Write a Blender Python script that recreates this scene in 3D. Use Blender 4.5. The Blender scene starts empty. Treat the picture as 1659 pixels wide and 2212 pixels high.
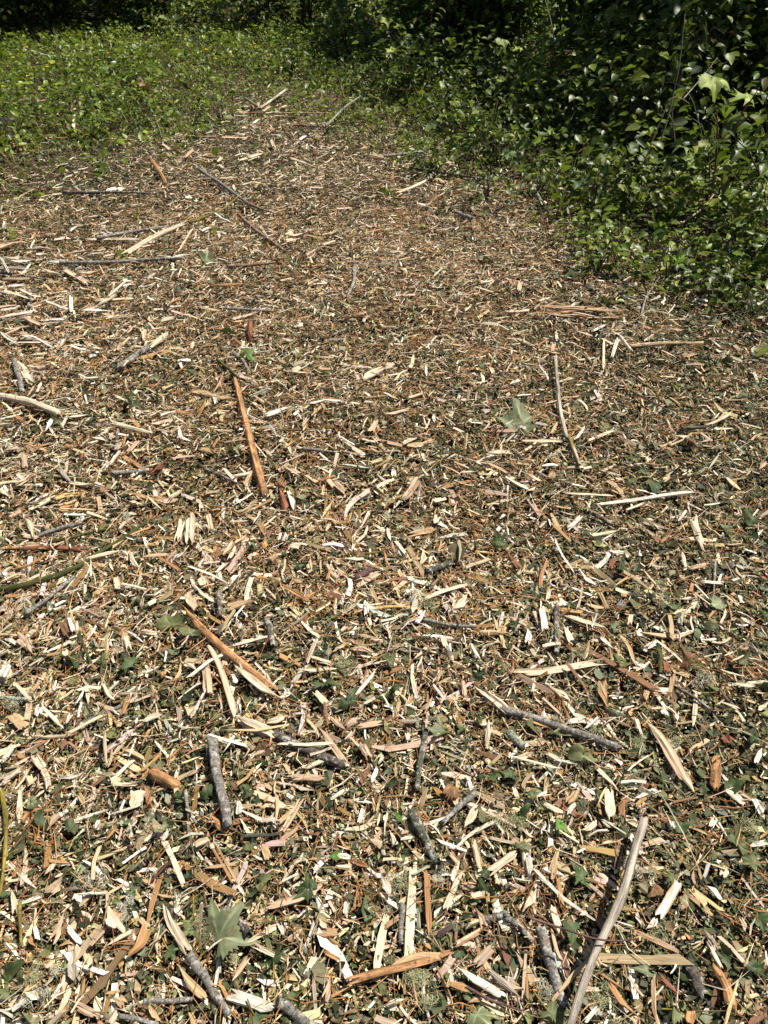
import bpy, math, random
import numpy as np
from mathutils import Vector, Matrix, Euler

# ------------------------------------------------------------------ camera, sky, sun, exposure
SC = bpy.context.scene
COL = SC.collection
CAM_H, PITCH, HALF = 1.5, math.radians(40.0), math.radians(34.0)
cam_d = bpy.data.cameras.new('camera')
cam = bpy.data.objects.new('camera', cam_d)
COL.objects.link(cam)
cam.location = (0, 0, CAM_H)
cam.rotation_euler = (math.pi / 2 - PITCH, 0, 0)
cam_d.sensor_fit = 'VERTICAL'
cam_d.angle = 2 * HALF
cam_d.clip_start = 0.02
cam_d.clip_end = 3000
SC.camera = cam

SUN_EL, SUN_AZ = math.radians(60), math.radians(62)      # azimuth clockwise from +Y (into the picture)
world = bpy.data.worlds.new('World')
SC.world = world
world.use_nodes = True
wn = world.node_tree
sky = wn.nodes.new('ShaderNodeTexSky')
sky.sky_type = 'NISHITA'
sky.sun_disc = False
sky.sun_elevation = SUN_EL
sky.sun_rotation = SUN_AZ
wn.nodes['Background'].inputs['Strength'].default_value = 0.05
wn.links.new(sky.outputs[0], wn.nodes['Background'].inputs[0])
sun_d = bpy.data.lights.new('sun', 'SUN')
sun_d.energy = 5.0
sun_d.angle = math.radians(0.5)
sun_d.color = (1.0, 0.95, 0.87)
sun = bpy.data.objects.new('sun', sun_d)
COL.objects.link(sun)
sdir = Vector((math.sin(SUN_AZ) * math.cos(SUN_EL), math.cos(SUN_AZ) * math.cos(SUN_EL), math.sin(SUN_EL)))
sun.rotation_euler = sdir.to_track_quat('Z', 'Y').to_euler()
sun.location = (4, 4, 8)
vs = SC.view_settings
vs.view_transform = 'Standard'
vs.look = 'None'
vs.exposure = 0.64
vs.gamma = 1.0
vs.use_curve_mapping = False
SC.cycles.max_bounces = 6
SC.cycles.diffuse_bounces = 3
SC.cycles.glossy_bounces = 2
SC.cycles.transmission_bounces = 3
SC.cycles.use_adaptive_sampling = True

rng = np.random.default_rng(7)
random.seed(7)

# ------------------------------------------------------------------ plan of the place
TH = math.tan(HALF)
FW = np.array([0, math.cos(PITCH), -math.sin(PITCH)])
UP = np.array([0, math.sin(PITCH), math.cos(PITCH)])
C0 = np.array([0, 0, CAM_H])


def sm(a, b, x):
    t = np.clip((np.asarray(x, float) - a) / (b - a), 0, 1)
    return t * t * (3 - 2 * t)


def wob(x, y, s, ph=0.0):
    """smooth wandering field in -1..1"""
    x = np.asarray(x, float) * s
    y = np.asarray(y, float) * s
    return (np.sin(1.7 * x + 0.6 * y + 1.3 + ph) + np.sin(-0.9 * x + 2.1 * y + 4.1 + 2 * ph)
            + np.sin(2.9 * x - 1.3 * y + 0.4 + 3 * ph) + np.sin(1.1 * x + 3.3 * y + 2.2 - ph)) / 4


def H(x, y):
    """height of the soil"""
    x = np.asarray(x, float)
    y = np.asarray(y, float)
    h = 0.022 * wob(x, y, 1.6) + 0.008 * wob(x, y, 5.0, 1.7)
    h = h + 0.05 * np.exp(-(((x + 0.1) / 1.3) ** 2 + ((y - 3.4) / 1.6) ** 2))
    return h


def proj(x, y, z):
    """where a point of the place shows, on a 1659 x 2212 picture"""
    y = np.asarray(y, float)
    dz = np.asarray(z, float) - CAM_H
    dep = np.maximum(y * FW[1] + dz * FW[2], 0.05)
    yn = (y * UP[1] + dz * UP[2]) / dep
    xn = np.asarray(x, float) / dep
    return (xn / (1.5 * TH) + 0.5) * 1659, (0.5 - yn / (2 * TH)) * 2212


def P(X, Y, lift=0.0):
    """point of the ground seen at X, Y (1659 x 2212)"""
    d = FW + np.array([(X / 1659 - 0.5) * 1.5 * TH, 0, 0]) + UP * ((0.5 - Y / 2212) * 2 * TH)
    z = lift
    for _ in range(8):
        if d[2] > -1e-3:
            t = 60.0
        else:
            t = min((z - CAM_H) / d[2], 60.0)
        p = C0 + d * t
        z = float(H(p[0], p[1])) + lift
    return p


def px_size(p):
    """metres of one 1659-picture pixel at p"""
    dep = (p - C0) @ FW
    return dep * 2 * TH / 2212


BX = [-600, 0, 150, 300, 420, 520, 620, 700, 800, 920, 1060, 1180, 1250, 1400, 1560, 1659, 2300]
BY = [440, 410, 370, 335, 285, 245, 228, 265, 300, 345, 400, 450, 530, 610, 660, 715, 900]


def edge(x, y):
    """> 0 inside the chip spread, in picture pixels past its ragged border"""
    X, Y = proj(x, y, 0.0)
    yb = np.interp(X, BX, BY)
    return (Y - yb) + 26 * wob(x, y, 3.1, 0.5) + 30 * wob(x, y, 8.0, 2.5)


# ------------------------------------------------------------------ materials
def nt(name):
    m = bpy.data.materials.new(name)
    m.use_nodes = True
    t = m.node_tree
    return m, t, t.nodes['Principled BSDF']


def attr(t, n):
    a = t.nodes.new('ShaderNodeAttribute')
    a.attribute_name = n
    return a


def vmul(t, src, v):
    n = t.nodes.new('ShaderNodeVectorMath')
    n.operation = 'MULTIPLY'
    t.links.new(src, n.inputs[0])
    n.inputs[1].default_value = v
    return n.outputs[0]


def noise(t, vec, scale, detail=3, rough=0.6):
    n = t.nodes.new('ShaderNodeTexNoise')
    n.inputs['Scale'].default_value = scale
    n.inputs['Detail'].default_value = detail
    n.inputs['Roughness'].default_value = rough
    if vec is not None:
        t.links.new(vec, n.inputs['Vector'])
    return n.outputs['Fac']


def remap(t, src, a, b, c, d):
    n = t.nodes.new('ShaderNodeMapRange')
    t.links.new(src, n.inputs[0])
    for i, v in zip((1, 2, 3, 4), (a, b, c, d)):
        n.inputs[i].default_value = v
    return n.outputs[0]


def scale_col(t, col, fac):
    n = t.nodes.new('ShaderNodeVectorMath')
    n.operation = 'SCALE'
    t.links.new(col, n.inputs[0])
    t.links.new(fac, n.inputs['Scale'])
    return n.outputs[0]


def mixc(t, fac, a, b):
    n = t.nodes.new('ShaderNodeMix')
    n.data_type = 'RGBA'
    if isinstance(fac, float):
        n.inputs[0].default_value = fac
    else:
        t.links.new(fac, n.inputs[0])
    for i, v in ((6, a), (7, b)):
        if isinstance(v, tuple):
            n.inputs[i].default_value = (*v, 1)
        else:
            t.links.new(v, n.inputs[i])
    return n.outputs[2]


def bump(t, src, b, strength, dist):
    n = t.nodes.new('ShaderNodeBump')
    n.inputs['Strength'].default_value = strength
    n.inputs['Distance'].default_value = dist
    t.links.new(src, n.inputs['Height'])
    t.links.new(n.outputs[0], b.inputs['Normal'])


def make_wood():
    m, t, b = nt('fresh_wood')
    g = attr(t, 'grain').outputs['Vector']
    c = attr(t, 'Col').outputs['Color']
    fine = noise(t, vmul(t, g, (14, 420, 1)), 1.0, 4, 0.7)
    broad = noise(t, vmul(t, g, (22, 60, 1)), 1.0, 3)
    col = scale_col(t, c, remap(t, fine, 0.32, 0.68, 0.48, 1.14))
    stain = mixc(t, remap(t, broad, 0.56, 0.74, 0.0, 0.55), col, (0.30, 0.135, 0.05))
    t.links.new(stain, b.inputs['Base Color'])
    b.inputs['Roughness'].default_value = 0.72
    b.inputs['Specular IOR Level'].default_value = 0.25
    bump(t, fine, b, 0.6, 0.0012)
    return m


def make_bark():
    m, t, b = nt('bark')
    g = attr(t, 'grain').outputs['Vector']
    c = attr(t, 'Col').outputs['Color']
    tc = t.nodes.new('ShaderNodeTexCoord').outputs['Object']
    ring = noise(t, vmul(t, g, (300, 40, 1)), 1.0, 5, 0.75)
    patch = noise(t, tc, 62, 5, 0.65)
    fine = noise(t, tc, 170, 4, 0.7)
    col = scale_col(t, c, remap(t, ring, 0.32, 0.68, 0.35, 1.45))
    pale = mixc(t, remap(t, patch, 0.50, 0.57, 0.0, 0.8), col, (0.46, 0.44, 0.38))
    dark = mixc(t, remap(t, fine, 0.53, 0.63, 0.0, 0.9), pale, (0.045, 0.035, 0.026))
    rust = mixc(t, remap(t, noise(t, tc, 40, 4, 0.7), 0.60, 0.66, 0.0, 0.7), dark, (0.24, 0.12, 0.05))
    t.links.new(rust, b.inputs['Base Color'])
    b.inputs['Roughness'].default_value = 0.8
    b.inputs['Specular IOR Level'].default_value = 0.25
    bump(t, fine, b, 1.0, 0.005)
    return m


def make_skin():
    """thin smooth bark of peeled orange sticks and green shoots"""
    m, t, b = nt('smooth_bark')
    g = attr(t, 'grain').outputs['Vector']
    c = attr(t, 'Col').outputs['Color']
    tc = t.nodes.new('ShaderNodeTexCoord').outputs['Object']
    st = noise(t, vmul(t, g, (18, 130, 1)), 1.0, 4, 0.65)
    col = scale_col(t, c, remap(t, st, 0.34, 0.66, 0.38, 1.4))
    col = scale_col(t, col, remap(t, noise(t, tc, 26, 4, 0.7), 0.35, 0.65, 0.6, 1.25))
    sp = mixc(t, remap(t, noise(t, tc, 120, 3), 0.57, 0.66, 0.0, 0.85), col, (0.09, 0.042, 0.02))
    t.links.new(sp, b.inputs['Base Color'])
    b.inputs['Roughness'].default_value = 0.68
    b.inputs['Specular IOR Level'].default_value = 0.2
    bump(t, st, b, 0.9, 0.004)
    return m


def make_leaf(name, rough, trans, spec, var=0.35, spots=0.0):
    m, t, b = nt(name)
    c = attr(t, 'Col').outputs['Color']
    tc = t.nodes.new('ShaderNodeTexCoord').outputs['Object']
    oi = t.nodes.new('ShaderNodeObjectInfo').outputs['Random']
    n = noise(t, tc, 45, 3)
    col = scale_col(t, c, remap(t, n, 0.3, 0.7, 0.75, 1.25))
    col = scale_col(t, col, remap(t, oi, 0, 1, 1 - var, 1 + var))
    if spots:
        col = mixc(t, remap(t, noise(t, tc, 55, 4, 0.7), 0.56, 0.64, 0.0, spots), col, (0.16, 0.105, 0.045))
    t.links.new(col, b.inputs['Base Color'])
    b.inputs['Roughness'].default_value = rough
    b.inputs['Specular IOR Level'].default_value = spec
    bump(t, noise(t, tc, 160, 2), b, 0.25, 0.001)
    tr = t.nodes.new('ShaderNodeBsdfTranslucent')
    yel = mixc(t, 0.35, col, (0.16, 0.22, 0.01))
    t.links.new(yel, tr.inputs['Color'])
    mx = t.nodes.new('ShaderNodeMixShader')
    mx.inputs[0].default_value = trans
    t.links.new(b.outputs[0], mx.inputs[1])
    t.links.new(tr.outputs[0], mx.inputs[2])
    t.links.new(mx.outputs[0], t.nodes['Material Output'].inputs['Surface'])
    return m


def make_plain(name, rough=0.8, spec=0.2):
    m, t, b = nt(name)
    c = attr(t, 'Col').outputs['Color']
    tc = t.nodes.new('ShaderNodeTexCoord').outputs['Object']
    col = scale_col(t, c, remap(t, noise(t, tc, 90, 3), 0.3, 0.7, 0.75, 1.2))
    t.links.new(col, b.inputs['Base Color'])
    b.inputs['Roughness'].default_value = rough
    b.inputs['Specular IOR Level'].default_value = spec
    return m


def make_soil():
    m, t, b = nt('soil')
    tc = t.nodes.new('ShaderNodeTexCoord').outputs['Object']
    a = noise(t, tc, 38, 6, 0.7)
    f = noise(t, tc, 190, 4, 0.7)
    col = mixc(t, remap(t, a, 0.42, 0.62, 0.0, 1.0), (0.030, 0.026, 0.014), (0.085, 0.055, 0.028))
    col = mixc(t, remap(t, f, 0.55, 0.70, 0.0, 0.8), col, (0.17, 0.11, 0.055))
    t.links.new(col, b.inputs['Base Color'])
    b.inputs['Roughness'].default_value = 0.95
    b.inputs['Specular IOR Level'].default_value = 0.1
    bump(t, f, b, 0.8, 0.01)
    return m


def make_weathered():
    m, t, b = nt('weathered_wood')
    g = attr(t, 'grain').outputs['Vector']
    c = attr(t, 'Col').outputs['Color']
    tc = t.nodes.new('ShaderNodeTexCoord').outputs['Object']
    st = noise(t, vmul(t, g, (9, 210, 1)), 1.0, 5, 0.75)
    wide = noise(t, vmul(t, g, (6, 60, 1)), 1.0, 3, 0.6)
    col = scale_col(t, c, remap(t, st, 0.35, 0.65, 0.35, 1.5))
    col = mixc(t, remap(t, wide, 0.47, 0.60, 0.0, 0.85), col, (0.62, 0.54, 0.43))
    col = mixc(t, remap(t, st, 0.40, 0.30, 0.0, 0.9), col, (0.06, 0.04, 0.025))
    col = mixc(t, remap(t, noise(t, tc, 30, 4, 0.7), 0.58, 0.66, 0.0, 0.6), col, (0.20, 0.12, 0.065))
    t.links.new(col, b.inputs['Base Color'])
    b.inputs['Roughness'].default_value = 0.8
    b.inputs['Specular IOR Level'].default_value = 0.2
    bump(t, st, b, 1.0, 0.006)
    return m


WOOD, BARK, SKIN = make_wood(), make_bark(), make_skin()
AGED = make_weathered()
SHRED = make_leaf('cut_leaf', 0.6, 0.12, 0.3, 0.1)
LEAF = make_leaf('live_leaf', 0.40, 0.40, 0.36, 0.35)
BIGLEAF = make_leaf('soft_leaf', 0.5, 0.28, 0.3, 0.3)
OLDLEAF = make_leaf('fallen_leaf', 0.55, 0.2, 0.3, 0.3, 0.75)
FINES = make_plain('crumbs', 0.9, 0.1)
LICHEN, SOIL, PETAL = make_plain('lichen', 0.9, 0.1), make_soil(), make_plain('petal', 0.6, 0.2)

TINT = {  # real base colours
    'c': (0.69, 0.56, 0.385), 'w': (0.76, 0.69, 0.555), 't': (0.50, 0.34, 0.18), 'p': (0.54, 0.38, 0.245),
    'o': (0.43, 0.225, 0.095), 'b': (0.24, 0.125, 0.065), 'r': (0.25, 0.095, 0.05), 'g': (0.225, 0.205, 0.175),
    'd': (0.115, 0.095, 0.075), 'y': (0.20, 0.16, 0.03), 'n': (0.075, 0.085, 0.022), 'l': (0.42, 0.45, 0.34),
    'u': (0.14, 0.075, 0.07), 's': (0.36, 0.31, 0.24), 'k': (0.10, 0.105, 0.07)}
WORDS = {'c': 'cream', 'w': 'whitish', 't': 'tan', 'p': 'pinkish', 'o': 'orange', 'b': 'brown', 'r': 'reddish',
         'g': 'grey', 'd': 'dark grey', 'y': 'yellow olive', 'n': 'green', 'l': 'lichen-grey', 'u': 'purplish', 's': 'greyish',
         'k': 'dark greenish'}


# ------------------------------------------------------------------ mesh helpers
def raw_mesh(name, V, F4=None, F3=None, col=None, grain=None, mat=None, smooth=False, mats=None, idx=None, ngons=None):
    V = np.asarray(V, np.float32).reshape(-1, 3)
    parts, tot = [], []
    if F4 is not None and len(F4):
        F4 = np.asarray(F4, np.int32).reshape(-1, 4)
        parts.append(F4.ravel()); tot.append(np.full(len(F4), 4, np.int32))
    if F3 is not None and len(F3):
        F3 = np.asarray(F3, np.int32).reshape(-1, 3)
        parts.append(F3.ravel()); tot.append(np.full(len(F3), 3, np.int32))
    for g in ngons or ():
        parts.append(np.asarray(g, np.int32)); tot.append(np.array([len(g)], np.int32))
    loops = np.concatenate(parts)
    tot = np.concatenate(tot)
    me = bpy.data.meshes.new(name)
    me.vertices.add(len(V)); me.vertices.foreach_set('co', V.ravel())
    me.loops.add(len(loops)); me.loops.foreach_set('vertex_index', loops)
    me.polygons.add(len(tot))
    st = np.concatenate(([0], np.cumsum(tot)[:-1])).astype(np.int32)
    me.polygons.foreach_set('loop_start', st)
    if smooth is not None:
        me.polygons.foreach_set('use_smooth', np.full(len(tot), bool(smooth)))
    if col is not None:
        c = np.ones((len(V), 4), np.float32)
        c[:, :3] = col
        a = me.attributes.new('Col', 'FLOAT_COLOR', 'POINT')
        a.data.foreach_set('color', c.ravel())
    if grain is not None:
        a = me.attributes.new('grain', 'FLOAT_VECTOR', 'POINT')
        a.data.foreach_set('vector', np.asarray(grain, np.float32).ravel())
    for m in (mats or [mat]):
        me.materials.append(m)
    if idx is not None:
        me.polygons.foreach_set('material_index', np.asarray(idx, np.int32))
    me.update(calc_edges=True)
    return me


def link(name, me, parent=None):
    o = bpy.data.objects.new(name, me)
    COL.objects.link(o)
    if parent is not None:
        o.parent = parent
    return o


def rotmats(yaw, pitch, roll):
    cy, sy, cp, sp, cr, sr = np.cos(yaw), np.sin(yaw), np.cos(pitch), np.sin(pitch), np.cos(roll), np.sin(roll)
    R = np.empty((len(yaw), 3, 3))
    R[:, 0, 0] = cy * cp; R[:, 0, 1] = cy * sp * sr - sy * cr; R[:, 0, 2] = cy * sp * cr + sy * sr
    R[:, 1, 0] = sy * cp; R[:, 1, 1] = sy * sp * sr + cy * cr; R[:, 1, 2] = sy * sp * cr - cy * sr
    R[:, 2, 0] = -sp;     R[:, 2, 1] = cp * sr;                R[:, 2, 2] = cp * cr
    return R


def batch_slabs(pos, L, W, T, yaw, pitch, roll, col, nst=2, bend=0.0):
    """many ragged slivers of wood: rectangular section, torn slanting ends"""
    n = len(pos)
    ts = np.linspace(-0.5, 0.5, nst)
    V = np.empty((n, nst, 4, 3)); G = np.empty((n, nst, 4, 3))
    cy = np.array([-.5, .5, .5, -.5]); cz = np.array([-.5, -.5, .5, .5])
    r = rng.random(n)
    bnd = rng.normal(0, 1, n) * bend
    for i, t in enumerate(ts):
        endf = 1.0 if 0 < i < nst - 1 else 0.0
        wm = (rng.uniform(0.75, 1.1, n) if endf else np.where(rng.random(n) < 0.72, rng.uniform(0.6, 1.05, n), rng.uniform(0.08, 0.5, n)))[:, None]
        jit = (rng.random((n, 4)) - 0.5) * (0.08 if endf else 0.34 if nst < 4 else 0.22)
        jit[:, 2] = jit[:, 1] + (jit[:, 2] - jit[:, 1]) * 0.35; jit[:, 3] = jit[:, 0] + (jit[:, 3] - jit[:, 0]) * 0.35
        V[:, i, :, 0] = (t + jit) * L[:, None]
        V[:, i, :, 1] = cy * W[:, None] * wm + (rng.random(n)[:, None] - .5) * 0.35 * W[:, None] + (bnd * (t * t * 4) * L * 0.12)[:, None]
        V[:, i, :, 2] = cz * T[:, None] * rng.uniform(0.5, 1.1, (n, 4)) + (bnd * t * t * L * 0.3)[:, None]
        G[:, i, :, 0] = V[:, i, :, 0] + r[:, None] * 50
        G[:, i, :, 1] = V[:, i, :, 1] + V[:, i, :, 2] + r[:, None] * 31
        G[:, i, :, 2] = 0
    R = rotmats(yaw, pitch, roll)
    V = np.einsum('nij,nsj->nsi', R, V.reshape(n, nst * 4, 3)) + pos[:, None, :]
    f = []
    for i in range(nst - 1):
        for k in range(4):
            a, b = i * 4 + k, i * 4 + (k + 1) % 4
            f.append([a, b, b + 4, a + 4])
    f.append([3, 2, 1, 0]); f.append([nst * 4 - 4, nst * 4 - 3, nst * 4 - 2, nst * 4 - 1])
    F = (np.array(f)[None] + (np.arange(n) * nst * 4)[:, None, None]).reshape(-1, 4)
    C = np.repeat(col, nst * 4, axis=0)
    return V.reshape(-1, 3), F, C, G.reshape(-1, 3)


def batch_fibres(pos, L, W, yaw, pitch, col, bend=0.5):
    """many thin curved strands, three-sided"""
    n = len(pos)
    ts = (-0.5, 0.0, 0.5)
    V = np.empty((n, 3, 3, 3))
    b1 = rng.normal(0, bend, n); b2 = rng.normal(0, bend * 0.5, n)
    ang = np.array([0, 2.09, 4.19])
    for i, t in enumerate(ts):
        w = W * (1.0 if i == 1 else rng.uniform(0.15, 0.8, n))
        V[:, i, :, 0] = (t * L)[:, None]
        V[:, i, :, 1] = np.cos(ang)[None] * w[:, None] + (b1 * (0.25 - t * t) * L)[:, None]
        V[:, i, :, 2] = np.sin(ang)[None] * w[:, None] * 0.7 + (b2 * (0.25 - t * t) * L)[:, None]
    R = rotmats(yaw, pitch, np.zeros(n))
    G = V.reshape(n, 9, 3) + rng.random((n, 1, 3)) * 40
    V = np.einsum('nij,nsj->nsi', R, V.reshape(n, 9, 3)) + pos[:, None, :]
    f = []
    for i in range(2):
        for k in range(3):
            a, b = i * 3 + k, i * 3 + (k + 1) % 3
            f.append([a, b, b + 3, a + 3])
    F = (np.array(f)[None] + (np.arange(n) * 9)[:, None, None]).reshape(-1, 4)
    return V.reshape(-1, 3), F, np.repeat(col, 9, axis=0), G.reshape(-1, 3)


def batch_shreds(pos, L, W, yaw, pitch, roll, col):
    """torn leaf fragments: bent sheets with uneven outline"""
    n = len(pos)
    V = np.empty((n, 3, 2, 3))
    cup = rng.normal(0, 0.35, n); fold = rng.normal(0, 0.5, n)
    for i, t in enumerate((-0.5, 0.0, 0.5)):
        wm = rng.uniform(0.75, 1.15, n) if i == 1 else rng.uniform(0.05, 0.8, n)
        for k, s in enumerate((-0.5, 0.5)):
            V[:, i, k, 0] = (t + (rng.random(n) - .5) * .35) * L
            V[:, i, k, 1] = s * wm * W + (rng.random(n) - .5) * .3 * W
            V[:, i, k, 2] = cup * t * t * L * 2 + fold * s * W * t * 1.2
    R = rotmats(yaw, pitch, roll)
    V = np.einsum('nij,nsj->nsi', R, V.reshape(n, 6, 3)) + pos[:, None, :]
    f = np.array([[0, 1, 3, 2], [2, 3, 5, 4]])
    F = (f[None] + (np.arange(n) * 6)[:, None, None]).reshape(-1, 4)
    return V.reshape(-1, 3), F, np.repeat(col, 6, axis=0), None


LEAF_T = np.array([[0, 0, 0], [.28, 0, -.02], [.62, 0, -.01], [1, 0, -.07],
                   [.12, .17, .05], [.30, .33, .10], [.52, .30, .09], [.74, .20, .05],
                   [.12, -.17, .05], [.30, -.33, .10], [.52, -.30, .09], [.74, -.20, .05]])
LEAF_F = np.array([[0, 1, 4], [1, 5, 4], [1, 6, 5], [1, 2, 6], [2, 7, 6], [2, 3, 7],
                   [0, 8, 1], [1, 8, 9], [1, 9, 10], [1, 10, 2], [2, 10, 11], [2, 11, 3]])


def batch_leaves(pos, S, yaw, pitch, roll, col, slim=1.0):
    """many small ovate leaves folded along the midrib"""
    n = len(pos)
    V = np.repeat(LEAF_T[None], n, 0).copy()
    V[:, :, 1] *= (slim * rng.uniform(0.75, 1.15, n))[:, None]
    V[:, :, 2] += (rng.normal(0, 0.14, n))[:, None] * V[:, :, 0] ** 2 + rng.normal(0, 0.025, (n, 12))
    V *= S[:, None, None]
    R = rotmats(yaw, pitch, roll)
    V = np.einsum('nij,nsj->nsi', R, V) + pos[:, None, :]
    F = (LEAF_F[None] + (np.arange(n) * 12)[:, None, None]).reshape(-1, 3)
    return V.reshape(-1, 3), F, np.repeat(col, 12, axis=0)


def pick(cols, w, n, var=0.18):
    c = np.array([cols[i] for i in rng.choice(len(cols), n, p=np.array(w) / sum(w))])
    return c * np.exp(rng.normal(0, var, (n, 1))) * np.exp(rng.normal(0, var * 0.3, (n, 3)))


# ------------------------------------------------------------------ the ground
def build_ground():
    xs = np.concatenate((np.linspace(-400, -12, 14), np.linspace(-10, 10, 121), np.linspace(12, 400, 14)))
    ys = np.concatenate((np.linspace(-200, -3, 8), np.linspace(-2, 14, 121), np.linspace(16, 500, 16)))
    X, Y = np.meshgrid(xs, ys)
    near = np.exp(-((np.hypot(X, Y - 5) / 14) ** 4))
    V = np.stack((X, Y, H(X, Y) * near), -1).reshape(-1, 3)
    nx, ny = len(xs), len(ys)
    i, j = np.meshgrid(np.arange(nx - 1), np.arange(ny - 1))
    a = (j * nx + i).ravel()
    F = np.stack((a, a + 1, a + nx + 1, a + nx), 1)
    o = link('ground', raw_mesh('ground', V, F, mat=SOIL, smooth=True))
    o['kind'] = 'structure'


build_ground()


# ------------------------------------------------------------------ loose litter
def scatter(y0, y1, dens):
    """points over the ground between two distances, a little wider than the view"""
    yy = np.linspace(y0, y1, 60)
    hw = 0.506 * (yy * FW[1] + CAM_H * math.sin(PITCH)) * 1.04 + 0.38
    area = float(np.sum((hw[1:] + hw[:-1]) * np.diff(yy)))
    n = int(area * dens)
    y = rng.choice(yy, n * 2, p=hw / hw.sum()) + rng.random(n * 2) * (y1 - y0) / 59
    y = y[:n]
    h = np.interp(y, yy, hw)
    x = (rng.random(n) * 2 - 1) * h
    return x, y


LITTER_TOP = 0.030
CREAM = [TINT['c'], TINT['w'], (0.58, 0.43, 0.23), (0.55, 0.41, 0.25), (0.43, 0.25, 0.10), TINT['b'], (0.30, 0.24, 0.15)]
FIB = [(0.36, 0.155, 0.048), (0.50, 0.29, 0.125), TINT['c'], TINT['b'], (0.22, 0.20, 0.085), (0.12, 0.12, 0.045)]
GRN = [(0.060, 0.075, 0.030), (0.095, 0.110, 0.048), (0.135, 0.130, 0.050), (0.19, 0.17, 0.075), (0.030, 0.036, 0.014),
       (0.18, 0.13, 0.065), (0.22, 0.225, 0.14)]


def green_share(x, y):
    X, Y = proj(x, y, 0.0)
    g = 0.33 + 0.28 * sm(1120, 1560, X) * sm(480, 700, Y) + 0.14 * sm(1150, 1800, Y)
    g = g + 0.22 * sm(430, 120, X) * sm(620, 420, Y)
    g = g - 0.13 * np.exp(-((X - 800) / 420) ** 2 - ((Y - 620) / 330) ** 2)
    g = g - 0.09 * sm(700, 200, X) * sm(560, 700, Y) * sm(1250, 1000, Y)
    g = g + 0.16 * wob(x, y, 3.3, 0.9) + 0.10 * wob(x, y, 9.0, 2.2)
    return np.clip(g, 0.06, 0.85)


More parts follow.
